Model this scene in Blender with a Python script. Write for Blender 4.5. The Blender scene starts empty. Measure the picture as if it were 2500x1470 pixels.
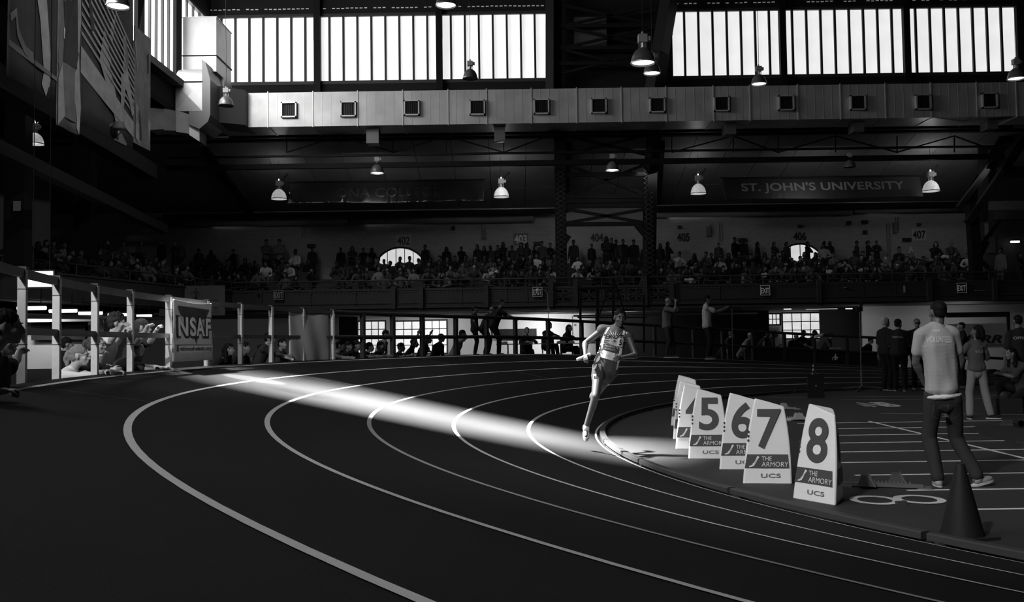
import bpy, bmesh, math, random
import numpy as np
from mathutils import Vector, Matrix, Quaternion, noise
from mathutils.bvhtree import BVHTree
random.seed(7)
PI = math.pi
SC = bpy.context.scene
COL = SC.collection
# ------------------------------------------------------------------ camera
F_PX, CAM_Z, PITCH, ROLL = 2310.0, 1.5, 0.0440, 0.0142
cam_d = bpy.data.cameras.new('camera'); cam = bpy.data.objects.new('camera', cam_d); COL.objects.link(cam)
cam_d.sensor_width = 36.0; cam_d.lens = F_PX / 2500 * 36.0; cam_d.clip_start = 0.05; cam_d.clip_end = 300
CAMROT = Matrix.Rotation(PI/2 + PITCH, 4, 'X') @ Matrix.Rotation(-ROLL, 4, 'Z')
cam.matrix_world = Matrix.Translation((0, 0, CAM_Z)) @ CAMROT
SC.camera = cam
# ------------------------------------------------------------------ view, world, sun, lights
SC.view_settings.view_transform = 'Standard'; SC.view_settings.look = 'None'
SC.view_settings.gamma = 1.0; SC.view_settings.use_curve_mapping = False
SC.view_settings.exposure = 0.0
wd = bpy.data.worlds.new('world'); SC.world = wd; wd.use_nodes = True
wd.node_tree.nodes['Background'].inputs[0].default_value = (0.9, 0.9, 0.9, 1)
wd.node_tree.nodes['Background'].inputs[1].default_value = 1.0
SUN_DIR = Vector((0.46, -0.13, -0.88)).normalized()      # way the light travels
SUN_STRENGTH, SUN_ANGLE = 200.0, math.radians(8.0)
sd = bpy.data.lights.new('sun', 'SUN'); sd.energy = SUN_STRENGTH; sd.angle = SUN_ANGLE
so = bpy.data.objects.new('sun', sd); COL.objects.link(so); so.location = (-20, 20, 40)
so.rotation_euler = SUN_DIR.to_track_quat('-Z', 'Y').to_euler()
def spot(name, loc, target, energy, deg, blend=.5, size=.1):
    l = bpy.data.lights.new(name, 'SPOT'); l.energy = energy; l.spot_size = math.radians(deg); l.spot_blend = blend; l.shadow_soft_size = size
    o = bpy.data.objects.new(name, l); COL.objects.link(o); o.location = loc
    o.rotation_euler = (Vector(target)-Vector(loc)).to_track_quat('-Z', 'Y').to_euler(); return o
def area(name, loc, target, energy, sx, sy):
    l = bpy.data.lights.new(name, 'AREA'); l.energy = energy; l.shape = 'RECTANGLE'; l.size = sx; l.size_y = sy
    o = bpy.data.objects.new(name, l); COL.objects.link(o); o.location = loc
    o.rotation_euler = (Vector(target)-Vector(loc)).to_track_quat('-Z', 'Y').to_euler(); return o
WIN_E_BACK, WIN_E_LEFT = 1.0, 9.0        # brightness of the frosted clerestory glass
ROOF_Z = 17.0
# area lamps added just inside the end wall windows for stronger daylight
area('daylight_from_end_windows', (-11.6, 6, 12.6), (3, 12, 0), 1500, 16, 2.6)
area('daylight_from_corner_windows', (-11.7, 30.5, 13.0), (1, 38.5, 9.6), 720, 8, 2.6)
# unseen lamps added for brightness: stands, concourse, banners, bend, fence corner, infield
for x_ in (-6, 0, 6, 13, 19):      # unseen area lamps added to brighten the far stands
    l = bpy.data.lights.new('stand_fill', 'AREA'); l.energy = 20; l.size = 1.5; o = bpy.data.objects.new('stand_fill', l); COL.objects.link(o); o.location = (x_, 38.9, 8.6); o.rotation_euler = (math.radians(48), 0, 0)
for x_, y_, e_ in ((-3.5, 43.2, 45), (1.5, 43.2, 110), (5, 42.6, 60), (14.5, 38.8, 14), (18.5, 38.4, 18), (-17, 26.5, 30), (-14.5, 28, 60)):  # unseen lamps added to light the walls under the stands
    l = bpy.data.lights.new('concourse_fill', 'AREA'); l.energy = e_; l.size = 1.2; l.shape = 'RECTANGLE'; l.size_y = .2; o = bpy.data.objects.new('concourse_fill', l); COL.objects.link(o); o.location = (x_, y_, 2.75 if y_ > 39 or y_ < 30 else 2.6); o.rotation_euler = (math.radians(35), 0, 0)
spot('added_spot', (6.0, 10.0, 15.5), (-10.0, 24.0, 9.0), 5000, 34, .8, .3)  # added spot that brightens the hanging banners
spot('added_spot', (-9.0, 13.5, 15.5), (-4.05, 14.9, .95), 170000, 3.2, .12, .02)  # added narrow spot that makes the sharp sun patch on the bend
spot('added_spot', (-8.0, -7.0, 13.5), (-5.6, 14.5, 2.0), 13000, 20, .6, .25)  # added spot in place of window light on the fence corner
spot('added_spot', (-8.0, -6.0, 13.5), (3.9, 11.0, 0.9), 9500, 27, .8, .4)  # added spot in place of window light on markers and infield
# ------------------------------------------------------------------ projection helpers
def ray(px, py):
    d = Vector(((px-1250)/F_PX, -(py-735)/F_PX, -1.0)); return CAMROT.to_3x3() @ d
def W(px, py, Y):
    d = ray(px, py); t = Y/d.y; return Vector((d.x*t, Y, CAM_Z + d.z*t))
def WX(px, py, X):
    d = ray(px, py); t = X/d.x; return Vector((X, d.y*t, CAM_Z + d.z*t))
def G(px, py, z=0.0):
    d = ray(px, py); t = (z-CAM_Z)/d.z; return Vector((d.x*t, d.y*t, z))
CI = CAMROT.to_3x3().inverted()
def PX(p):
    q = CI @ (Vector(p)-Vector((0, 0, CAM_Z))); return (1250+q.x/-q.z*F_PX, 735-q.y/-q.z*F_PX)
# ------------------------------------------------------------------ materials
MC = {}
def M(name, v, rough=.7, metal=0.0, emis=0.0, var=0.0, scale=8.0, bump=0.0, spec=.3, bscale=None, trans=0):
    if name in MC: return MC[name]
    m = bpy.data.materials.new(name); m.use_nodes = True; nt = m.node_tree; b = nt.nodes['Principled BSDF']
    c = (v, v, v, 1) if not isinstance(v, tuple) else v+(1,)
    b.inputs['Base Color'].default_value = c; b.inputs['Roughness'].default_value = rough; b.inputs['Metallic'].default_value = metal
    b.inputs['Specular IOR Level'].default_value = spec
    if trans: b.inputs['Transmission Weight'].default_value = trans
    if emis:
        b.inputs['Emission Color'].default_value = (1, 1, 1, 1); b.inputs['Emission Strength'].default_value = emis
    if var or bump:
        tc = nt.nodes.new('ShaderNodeTexCoord'); nz = nt.nodes.new('ShaderNodeTexNoise'); nz.inputs['Scale'].default_value = scale; nz.inputs['Detail'].default_value = 6
        nt.links.new(tc.outputs['Object'], nz.inputs['Vector'])
        if var:
            mr = nt.nodes.new('ShaderNodeMapRange'); mr.inputs[1].default_value = .3; mr.inputs[2].default_value = .7
            mr.inputs[3].default_value = 1-var; mr.inputs[4].default_value = 1+var
            mx = nt.nodes.new('ShaderNodeVectorMath'); mx.operation = 'SCALE'; mx.inputs[0].default_value = c[:3]
            nt.links.new(nz.outputs['Fac'], mr.inputs[0]); nt.links.new(mr.outputs[0], mx.inputs['Scale'])
            nt.links.new(mx.outputs[0], b.inputs['Emission Color' if emis else 'Base Color'])
        if bump:
            n2 = nt.nodes.new('ShaderNodeTexNoise'); n2.inputs['Scale'].default_value = bscale or scale*4; n2.inputs['Detail'].default_value = 4
            nt.links.new(tc.outputs['Object'], n2.inputs['Vector'])
            bp = nt.nodes.new('ShaderNodeBump'); bp.inputs['Strength'].default_value = bump; bp.inputs['Distance'].default_value = .02
            nt.links.new(n2.outputs['Fac'], bp.inputs['Height']); nt.links.new(bp.outputs[0], b.inputs['Normal'])
    MC[name] = m; return m
def brick_mat():
    m = M('painted_brick', .34, .85); nt = m.node_tree; b = nt.nodes['Principled BSDF']
    tc = nt.nodes.new('ShaderNodeTexCoord'); mp = nt.nodes.new('ShaderNodeMapping'); mp.inputs['Rotation'].default_value = (PI/2, 0, 0)
    br = nt.nodes.new('ShaderNodeTexBrick'); br.inputs['Scale'].default_value = 1; br.inputs['Brick Width'].default_value = .3; br.inputs['Row Height'].default_value = .1
    br.inputs['Mortar Size'].default_value = .012; br.inputs['Color1'].default_value = (.36,)*3+(1,); br.inputs['Color2'].default_value = (.31,)*3+(1,); br.inputs['Mortar'].default_value = (.27,)*3+(1,)
    nt.links.new(tc.outputs['Object'], mp.inputs[0]); nt.links.new(mp.outputs[0], br.inputs['Vector']); nt.links.new(br.outputs['Color'], b.inputs['Base Color'])
    bp = nt.nodes.new('ShaderNodeBump'); bp.inputs['Strength'].default_value = .5; bp.inputs['Distance'].default_value = .01; bp.invert = True
    nt.links.new(br.outputs['Fac'], bp.inputs['Height']); nt.links.new(bp.outputs[0], b.inputs['Normal']); return m
M_FLOOR = M('infield_rubber', .036, .62, var=.12, scale=.8, bump=.35, bscale=260, spec=.35)
M_TRACK = M('track_rubber', .0175, .75, var=.10, scale=.6, bump=.35, bscale=260, spec=.10)
M_LINE = M('white_line_paint', .70, .6, var=.05, scale=20)
M_DARKSTEEL = M('dark_painted_steel', .006, .6, spec=.12)
M_STEEL = M('galvanised_steel', .50, .45, metal=.2, var=.12, scale=9)
M_FACADE = M('balcony_girder_paint', .030, .65, var=.1, scale=2)
M_BRICK = brick_mat()
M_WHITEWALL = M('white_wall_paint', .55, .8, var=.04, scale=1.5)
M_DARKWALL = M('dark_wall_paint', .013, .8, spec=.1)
M_CEIL = M('sloped_ceiling_paint', .20, .75, var=.12, scale=1.2)
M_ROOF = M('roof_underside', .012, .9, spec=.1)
M_DUCT = M('duct_sheet_metal', .42, .42, metal=.35, var=.16, scale=1.3, spec=.5)
M_DUCTTRIM = M('duct_flange_metal', .5, .4, metal=.4)
M_BLACK = M('matt_black', .008, .7)
M_WIN = M('frosted_window_glass', .8, .5, emis=WIN_E_BACK, var=.05, scale=1.4)
M_WINL = M('end_window_glass', .8, .5, emis=WIN_E_LEFT, var=.04, scale=1.4)
M_WINDIM = M('dimmed_end_window_glass', .8, .5, emis=.5, var=.04, scale=1.4)  # glow lowered on the unseen end windows so the near track stays dark
M_WINLOW = M('lower_window_glass', .8, .5, emis=.85, var=.12, scale=5)
M_FLUO = M('fluorescent_tube_glow', .9, .4, emis=1.6)
M_LAMPLENS = M('lamp_lens_glow', .9, .3, emis=3.0)
M_GLASSLAMP = M('ribbed_lamp_glass', .7, .25, emis=.38, var=.35, scale=14)
M_SHADE = M('spun_aluminium_shade', .16, .35, metal=.5)
M_WHITEPLASTIC = M('white_plastic', .80, .38, var=.02, scale=6)
M_PRINT = M('grey_print', .085, .5, var=.08, scale=6)
M_LOGOBLACK = M('black_print', .035, .5)
# ------------------------------------------------------------------ object helpers
def tag(o, label=None, cat=None, group=None, kind=None):
    if label: o['label'] = label
    if cat: o['category'] = cat
    if group: o['group'] = group
    if kind: o['kind'] = kind
    return o
def empty(name, loc=(0, 0, 0), rz=0, label=None, cat=None, group=None, kind=None):
    o = bpy.data.objects.new(name, None); COL.objects.link(o); o.location = loc; o.rotation_euler = (0, 0, rz); o.empty_display_size = .2
    return tag(o, label, cat, group, kind)
def obj(name, me, mats, parent=None, smooth=False):
    o = bpy.data.objects.new(name, me); COL.objects.link(o)
    if mats is not None and not me.materials:
        for m in (mats if isinstance(mats, (list, tuple)) else [mats]): me.materials.append(m)
    if smooth:
        for p in me.polygons: p.use_smooth = True
    if parent is not None: o.parent = parent
    return o
class MB:
    """collects simple solids into one mesh"""
    def __init__(s): s.v = []; s.f = []; s.m = []
    def add(s, vs, fs, mi=0):
        n = len(s.v); s.v += [tuple(v) for v in vs]; s.f += [tuple(i+n for i in f) for f in fs]; s.m += [mi]*len(fs); return s
    def box(s, c, size, R=None, mi=0):
        c = Vector(c); hx, hy, hz = [k/2 for k in size]
        vs = [Vector((x, y, z)) for z in (-hz, hz) for y in (-hy, hy) for x in (-hx, hx)]
        if R is not None: vs = [R @ v for v in vs]
        return s.add([c+v for v in vs], [(0,2,3,1),(4,5,7,6),(0,1,5,4),(2,6,7,3),(0,4,6,2),(1,3,7,5)], mi)
    def b2(s, a, b, mi=0):
        a, b = Vector(a), Vector(b); return s.box((a+b)/2, [abs(b[i]-a[i]) for i in range(3)], None, mi)
    def bar(s, a, b, w, h=None, mi=0, up=(0, 0, 1)):
        a, b = Vector(a), Vector(b); d = b-a; L = d.length
        if L < 1e-6: return s
        h = h or w; z = d/L; up = Vector(up)
        x = up.cross(z)
        if x.length < 1e-3: x = Vector((1, 0, 0)).cross(z)
        x.normalize(); y = z.cross(x); R = Matrix((x, y, z)).transposed()
        return s.box((a+b)/2, (w, h, L), R, mi)
    def tube(s, a, b, r, r2=None, n=8, mi=0):
        a, b = Vector(a), Vector(b); r2 = r if r2 is None else r2; d = (b-a)
        if d.length < 1e-6: return s
        z = d.normalized(); x = z.orthogonal().normalized(); y = z.cross(x)
        vs = []
        for c, q in ((a, r), (b, r2)):
            for i in range(n):
                t = 2*PI*i/n; vs.append(c + x*math.cos(t)*q + y*math.sin(t)*q)
        fs = [(i, (i+1) % n, n+(i+1) % n, n+i) for i in range(n)] + [tuple(range(n))[::-1], tuple(range(n, 2*n))]
        return s.add(vs, fs, mi)
    def path(s, pts, r, n=6, mi=0):
        for a, b in zip(pts[:-1], pts[1:]): s.tube(a, b, r, None, n, mi)
        return s
    def lathe(s, prof, c=(0, 0, 0), n=20, mi=0, cap=True):
        c = Vector(c); vs = [c+Vector((r*math.cos(2*PI*i/n), r*math.sin(2*PI*i/n), z)) for r, z in prof for i in range(n)]
        fs = [(j*n+i, j*n+(i+1) % n, (j+1)*n+(i+1) % n, (j+1)*n+i) for j in range(len(prof)-1) for i in range(n)]
        if cap: fs += [tuple(range(n))[::-1], tuple(range((len(prof)-1)*n, len(prof)*n))]
        return s.add(vs, fs, mi)
    def prism(s, poly, fa, fb, mi=0):
        """poly: list of 2D; fa, fb map (u,v) to the two faces"""
        n = len(poly); vs = [fa(*p) for p in poly]+[fb(*p) for p in poly]
        return s.add(vs, [tuple(range(n)), tuple(range(n, 2*n))[::-1]]+[(i, n+i, n+(i+1) % n, (i+1) % n) for i in range(n)], mi)
    def build(s, name, mats, parent=None, smooth=False, loc=None):
        me = bpy.data.meshes.new(name); me.from_pydata(s.v, [], s.f)
        for m in (mats if isinstance(mats, (list, tuple)) else [mats]): me.materials.append(m)
        if any(s.m): me.polygons.foreach_set('material_index', s.m)
        bm = bmesh.new(); bm.from_mesh(me); bmesh.ops.recalc_face_normals(bm, faces=bm.faces); bm.to_mesh(me); bm.free()
        if smooth:
            for p in me.polygons: p.use_smooth = True
        o = bpy.data.objects.new(name, me); COL.objects.link(o)
        if parent is not None: o.parent = parent
        if loc is not None: o.location = loc
        return o
def copy_tree(o, parent=None):
    c = o.copy(); COL.objects.link(c)
    if parent is not None: c.parent = parent
    for ch in list(o.children): copy_tree(ch, c)
    return c
# text as mesh, centred, in the x-z plane facing -y
TXT = {}
def text_mesh(s, height, bold=0.0, spacing=1.0, xscale=1.0, shear=0.0, depth=.004):
    cu = bpy.data.curves.new('text', 'FONT'); cu.body = s; cu.align_x = 'CENTER'; cu.align_y = 'CENTER'; cu.offset = bold; cu.space_character = spacing; cu.shear = shear
    cu.extrude = .01; cu.resolution_u = 7; cu.fill_mode = 'BOTH'
    o = bpy.data.objects.new('text', cu); me = bpy.data.meshes.new_from_object(o); bpy.data.objects.remove(o); bpy.data.curves.remove(cu)
    co = np.empty(len(me.vertices)*3, dtype=np.float64); me.vertices.foreach_get('co', co); co = co.reshape(-1, 3)
    h = co[:, 1].max()-co[:, 1].min(); k = height/h
    mid = (co[:, 0].max()+co[:, 0].min())/2; midy = (co[:, 1].max()+co[:, 1].min())/2
    out = np.stack([(co[:, 0]-mid)*k*xscale, -co[:, 2]/.01*depth/2, (co[:, 1]-midy)*k], 1)
    me.vertices.foreach_set('co', out.ravel().astype(np.float32)); me.materials.clear(); return me
def text_obj(name, s, height, mat, loc, parent=None, width=None, rz=0, bold=.01, spacing=1.0, shear=0.0, rot=None, depth=.004):
    me = text_mesh(s, height, bold, spacing, 1.0, shear, depth)
    if width:
        xs = [v.co.x for v in me.vertices]; k = width/(max(xs)-min(xs))
        for v in me.vertices: v.co.x *= k
    me.materials.append(mat)
    for p in me.polygons: p.material_index = 0
    o = bpy.data.objects.new(name, me); COL.objects.link(o); o.location = loc; o.rotation_euler = rot or (0, 0, rz)
    if parent is not None: o.parent = parent
    return o
# ------------------------------------------------------------------ banked track geometry
LW = 1.067*.99; TR, TCX, TCY, ZB = 15.13, 16.40, 13.86, .1913
S_TAN = PI/2*TR
def sst(t): t = max(0.0, min(1.0, t)); return t*t*(3-2*t)
def track_pt(k, s, dz=0.0):
    r = TR+k*LW; T = sst((s+30.35)/20.95)*sst((44-s)/20.0)
    if s < -S_TAN: x, y = TCX+(-s-S_TAN), TCY+r
    elif s > S_TAN: x, y = TCX+(s-S_TAN), TCY-r
    else:
        th = PI+s/TR; x, y = TCX+r*math.cos(th), TCY+r*math.sin(th)
        y = TCY-r*math.sin(s/TR)
        x = TCX-r*math.cos(s/TR)
    return Vector((x, y, .012+k*ZB*T+dz))
def s_at_px(px, k, lo=-36.4, hi=4.0):
    a, b = lo, hi
    for _ in range(40):
        m = (a+b)/2
        if PX(track_pt(k, m))[0] > px: a = m
        else: b = m
    return (a+b)/2
# ================================================================== STRUCTURE
def st(o): o['kind'] = 'structure'; return o
XL, XR, YB, YN = -24.0, 30.0, 47.5, -14.0
floor = st(MB().b2((XL, YN, -.3), (XR, YB, 0)).build('floor', M_FLOOR))
# roof with a skylight slot added out of frame, shaped for the sun band
TGT_A, TGT_B = Vector((-4.6, 15.3, .9)), Vector((1.2, 12.9, 0))
def up_to_roof(p): return p - SUN_DIR*((ROOF_Z-p.z)/-SUN_DIR.z)
sa, sb = up_to_roof(TGT_A), up_to_roof(TGT_B)
dv = (sb-sa).normalized(); nv = Vector((-dv.y, dv.x, 0)); HW = .95
q = [sa-nv*HW, sb-nv*HW, sb+nv*HW, sa+nv*HW]
out = [Vector((XL, YN, ROOF_Z)), Vector((XR, YN, ROOF_Z)), Vector((XR, YB, ROOF_Z)), Vector((XL, YB, ROOF_Z))]
rb = MB()
vs = out+q; vs = vs+[v+Vector((0, 0, .25)) for v in vs]
fs = []
for i in range(4):
    j = (i+1) % 4
    fs += [(i, j, 4+j, 4+i), (8+i, 12+i, 12+j, 8+j), (4+i, 4+j, 12+j, 12+i), (i, 8+i, 8+j, j)]
rb.add(vs, fs); st(rb.build('ceiling', M_ROOF))
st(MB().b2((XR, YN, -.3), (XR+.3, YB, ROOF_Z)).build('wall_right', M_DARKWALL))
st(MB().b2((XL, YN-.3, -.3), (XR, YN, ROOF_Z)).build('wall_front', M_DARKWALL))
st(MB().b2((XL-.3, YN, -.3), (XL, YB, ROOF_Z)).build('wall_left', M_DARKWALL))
# ---- clerestory wall at the back with six banks of frosted glass
YW = 38.6
banks = [(470, 766, (574, 34.2)), (781, 1066, (804, 34.2)), (1078, 1341, (1101, 34.2)), (1642, 1905, (1672, 34.6)), (1919, 2208, (1936, 34.8)), (2222, 2485, (2238, 34.9))]
ZT, ZBW = W(1250, 31, YW).z, W(1250, 194.5, YW).z
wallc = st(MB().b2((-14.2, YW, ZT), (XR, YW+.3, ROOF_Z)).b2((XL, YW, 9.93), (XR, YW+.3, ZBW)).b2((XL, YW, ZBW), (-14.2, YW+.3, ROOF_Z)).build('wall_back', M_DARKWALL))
wm = MB()
edges = [XL] + [x for b in banks for x in (W(b[0], 110, YW).x, W(b[1], 110, YW).x)] + [XR]
edges[0] = -14.2
for i in range(0, len(edges), 2): wm.b2((edges[i], YW, ZBW), (edges[i+1], YW+.3, ZT))
wm.build('window_pier', M_DARKWALL, wallc)
BAR = M('window_bar_iron', .03, .6)
for bi, (p0, p1, (f0, step)) in enumerate(banks):
    x0, x1 = W(p0, 110, YW).x, W(p1, 110, YW).x
    root = st(empty('window_%d' % (bi+1), ((x0+x1)/2, YW, ZBW)))
    xs = []; p = f0
    while p < p1-8: 
        if p > p0+8: xs.append(W(p, 110, YW).x)
        p += step
    p = f0-step
    while p > p0+8: xs.insert(0, W(p, 110, YW).x); p -= step
    cx = (x0+x1)/2; allx = [x0]+xs+[x1]
    for a, b in zip(allx[:-1], allx[1:]):
        rr = .09; a2, b2 = a-cx+.04, b-cx-.04; h = ZT-ZBW
        poly = [(a2, h-.04), (a2, rr*.7), (a2+rr, .05), (b2-rr, .05), (b2, rr*.7), (b2, h-.04)]
        MB().prism(poly, lambda u, v: (u, .10, v), lambda u, v: (u, .13, v)).build('pane', M_WIN, root)
    for x in xs: MB().box((x-cx, .06, h/2), (.085, .12, h)).build('glazing_bar', BAR, root)
    fr = MB().b2((x0-cx, -.03, -.09), (x1-cx, .16, .05)).b2((x0-cx, -.03, h-.05), (x1-cx, .16, h+.06))
    fr.build('window_frame', BAR, root)
    # tiny gaps of light in the corrugated strip above the bank
    gm = MB(); x = x0+.2
    while x < x1-.1:
        if random.random() < .8: gm.box((x-cx, -.045, h+.27+random.uniform(-.01, .01)), (.12, .02, .035))
        x += .19
    g = gm.build('corrugation_gaps', M('strip_of_daylight', .5, .8, emis=.22, var=.6, scale=3), root); g['kind'] = 'stuff'
# posts in front of the glass, and spandrel panel
for px in (774, 1072, 1912, 2215):
    x = W(px, 110, YW-.2).x; tag(MB().b2((x-.13, YW-.25, 10.9), (x+.13, YW-.02, ROOF_Z)).build('steel_post', M_DARKSTEEL), 'dark steel post dividing two banks of frosted windows, at the %s' % {774: 'first gap', 1072: 'second gap', 1912: 'third gap', 2215: 'last gap'}[px], 'post')
# ---- end (side) clerestory, running towards the camera
XE = -12.3
zt2, zb2 = 14.9, 11.45
we = st(MB().b2((XE-.3, YN, zt2), (XE, YW, ROOF_Z)).b2((XE-.3, YN, 10.1), (XE, YW, zb2)).build('wall_side_upper', M_DARKWALL))
groups = [(35.2, 38.1), (31.6, 34.6), (27.2, 31.0), (22.6, 26.6), (18.0, 22.0), (13.0, 17.2), (7.0, 12.0), (0.5, 6.0), (-6.5, -.5), (-13.6, -7.5)]
ends = sorted([a for g in groups for a in g]); pe = [YN]+ends+[YW]
pm = MB()
for i in range(0, len(pe), 2): pm.b2((XE-.3, pe[i], zb2), (XE, pe[i+1], zt2))
pm.build('window_pier', M_DARKWALL, we)
for gi, (a, b) in enumerate(groups):
    root = st(empty('window_%d' % (7+gi), (XE, (a+b)/2, zb2))); cy = (a+b)/2; n = max(3, int((b-a)/.58)); h = zt2-zb2
    for i in range(n):
        u0, u1 = a-cy+(b-a)*i/n+.04, a-cy+(b-a)*(i+1)/n-.04
        MB().b2((-.16, u0, .05), (-.12, u1, h-.05)).build('pane', M_WINL if a > 20 else M_WINDIM, root)
    for i in range(1, n): MB().box((-.09, a-cy+(b-a)*i/n, h/2), (.12, .08, h)).build('glazing_bar', BAR, root)
    MB().b2((-.2, a-cy, -.08), (.04, b-cy, .05)).b2((-.2, a-cy, h-.05), (.04, b-cy, h+.06)).build('window_frame', BAR, root)
st(MB().b2((XL, YN, 10.1), (XE, YB, 10.3)).build('ceiling_side', M_ROOF))
tag(MB().b2((XE-.1, YN, 11.05), (XE+.35, 37.6, 11.3)).build('sill_beam', M_FACADE), 'long steel sill beam under the end wall windows, behind the hanging banners', 'beam')
# open side panel of a tilted window seen beside the riser duct
# ---- balcony: slab, girder face, steps, brick wall, sloped ceiling
YF, YBW = 39.0, 46.0
Z0B, Z1B = 3.0, 3.78          # girder bottom / top
FACE_X0 = -11.6
slab = st(MB().b2((FACE_X0, YF+.12, 2.95), (XR, YBW, 3.3)).build('floor_balcony', M_DARKWALL))
TIERS = [(40.0, 3.35), (41.2, 3.67), (42.4, 3.99), (43.6, 4.31), (44.8, 4.62)]
tm = MB()
for i, (y, z) in enumerate(TIERS):
    y1 = TIERS[i+1][0] if i+1 < 5 else YBW
    tm.b2((-24, y, 3.0), (XR, y1, z))
tm.build('seating_step', M('step_concrete', .07, .8), slab)
wb = st(MB().b2((XL, YBW, 3.3), (XR, YBW+.3, 9.4)).build('wall_brick', M_BRICK))
wb2 = st(MB().b2((XL, YBW, 0), (XR, YBW+.3, 3.3)).build('wall_back_lower', M_WHITEWALL))
st(MB().b2((XL, YF+.2, 2.84), (XR, YBW, 2.95)).build('ceiling_lower', M('under_balcony_ceiling', .12, .8)))
# sloped ceiling in panels
zc0, zc1 = W(1250, 326, 38.4).z, W(1250, 508, YBW).z
def slope_z(y): return zc0+(zc1-zc0)*(y-38.4)/(YBW-38.4)
sc_root = st(empty('ceiling_slope', (0, 38.4, zc0)))
for bx0, bx1 in ((W(400, 400, 41).x, W(1372, 400, 41).x), (W(1596, 400, 41).x, W(2440, 400, 41).x), (W(1372, 400, 41).x, W(1596, 400, 41).x), (-24, W(400, 400, 41).x), (W(2440, 400, 41).x, XR)):
    n = max(1, round((bx1-bx0)/1.55))
    for i in range(n):
        for (ya, yb) in ((38.4, 41.0), (41.0, 43.6), (43.6, 46.0)):
            a = bx0+(bx1-bx0)*i/n+.012; b = bx0+(bx1-bx0)*(i+1)/n-.012
            vs = [(a, ya+.012-38.4, slope_z(ya+.012)-zc0), (b, ya+.012-38.4, slope_z(ya+.012)-zc0), (b, yb-.012-38.4, slope_z(yb-.012)-zc0), (a, yb-.012-38.4, slope_z(yb-.012)-zc0)]
            MB().add(vs+[(x, y, z+.06) for x, y, z in vs], [(0, 1, 2, 3), (7, 6, 5, 4), (0, 4, 5, 1), (1, 5, 6, 2), (2, 6, 7, 3), (3, 7, 4, 0)]).build('ceiling_panel', M_CEIL, sc_root)
MB().add([(-24, 0, .09), (30, 0, .09), (30, 7.6, zc1-zc0+.09), (-24, 7.6, zc1-zc0+.09)], [(0, 1, 2, 3)]).build('ceiling_backing', M_BLACK, sc_root)
# hip and boundary beams under the slope
def beam(name, pts, w, h, label, mat=M_DARKSTEEL, cat='beam'):
    m = MB()
    for a, b in zip(pts[:-1], pts[1:]): m.bar(a, b, w, h)
    return tag(m.build(name, mat), label, cat)
def slope_pt(px, y, dz=-.12): p = W(px, 400, y); return Vector((p.x, y, slope_z(y)+dz))
beam('hip_beam', [slope_pt(500, 39.2), slope_pt(612, 45.9)], .28, .3, 'dark raking beam under the sloped ceiling, between the far corner stands and the glass lamp')
beam('hip_beam', [slope_pt(2452, 39.2), slope_pt(2352, 45.9)], .3, .3, 'dark raking beam under the sloped ceiling, beyond the farthest glass lamp')
beam('hip_beam', [slope_pt(1384, 39.2), slope_pt(1376, 45.9)], .4, .34, 'dark raking beam beside the wrinkled shiny banner bay, nearer the truss')
beam('hip_beam', [slope_pt(1612, 39.2), slope_pt(1600, 45.9)], .4, .34, 'dark raking beam at the start of the university banner bay')
# girder face
face = st(empty('wall_balcony_face', (0, YF, Z0B)))
gx = [px for px in (560, 640, 760, 870, 960, 1028, 1130, 1187, 1240, 1290, 1345)]+[1405, 1470, 1530, 1575, 1640, 1760, 1880, 2000, 2110, 2190, 2270, 2350, 2430, 2560]
xs = [FACE_X0]+[W(p, 725, YF).x for p in gx]
for i, (a, b) in enumerate(zip(xs[:-1], xs[1:])):
    lattice = 1345 <= ([555]+gx)[i] < 1640
    if not lattice:
        MB().b2((a+.01, 0, .02), (b-.01, .06, Z1B-Z0B-.02)).build('girder_panel', M_FACADE, face)
    else:
        m = MB(); hh = Z1B-Z0B; cx = (a+b)/2; w = b-a
        m.b2((a+.01, 0, .02), (b-.01, .06, .2)).b2((a+.01, 0, hh-.14), (b-.01, .06, hh-.02)).b2((a+.01, 0, .2), (a+.1, .06, hh-.14)).b2((b-.1, 0, .2), (b-.01, .06, hh-.14))
        m.bar((a+.05, .03, .2), (b-.05, .03, hh-.14), .04, .13, up=(0, 1, 0)).bar((a+.05, .03, hh-.14), (b-.05, .03, .2), .04, .13, up=(0, 1, 0))
        m.b2((cx-.04, .0, .2), (cx+.04, .05, hh-.14)).b2((a+.1, 0, .4), (b-.1, .05, .47))
        m.build('lattice_panel', M_FACADE, face)
fm = MB().b2((FACE_X0, -.03, Z1B-Z0B-.07), (XR, .12, Z1B-Z0B+.02)).b2((FACE_X0, -.06, -.02), (XR, .14, .06)).b2((FACE_X0, -.035, .17), (XR, .0, .21))
fm.build('girder_flange', M_FACADE, face)
rv = MB(); x = FACE_X0+.1
while x < 22:
    for z in (.22, Z1B-Z0B-.12): rv.box((x, -.045, z), (.035, .03, .035))
    x += .17
for xx in xs:
    z = .3
    while z < .72: rv.box((xx-.06, -.015, z), (.035, .03, .035)); z += .1
r_ = rv.build('rivets', M('rivet_paint', .07, .45), face); r_['kind'] = 'stuff'
for p in (960, 1028, 1187, 1345, 1405, 1575, 1640, 2000, 2270, 2430):
    x = W(p, 725, YF-.1).x; MB().b2((x-.09, -.16, -.04), (x+.09, -.03, Z1B-Z0B+.32 if p in (1345, 1405, 1575, 1640) else Z1B-Z0B+.1)).build('stiffener', M_FACADE, face)
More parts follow.
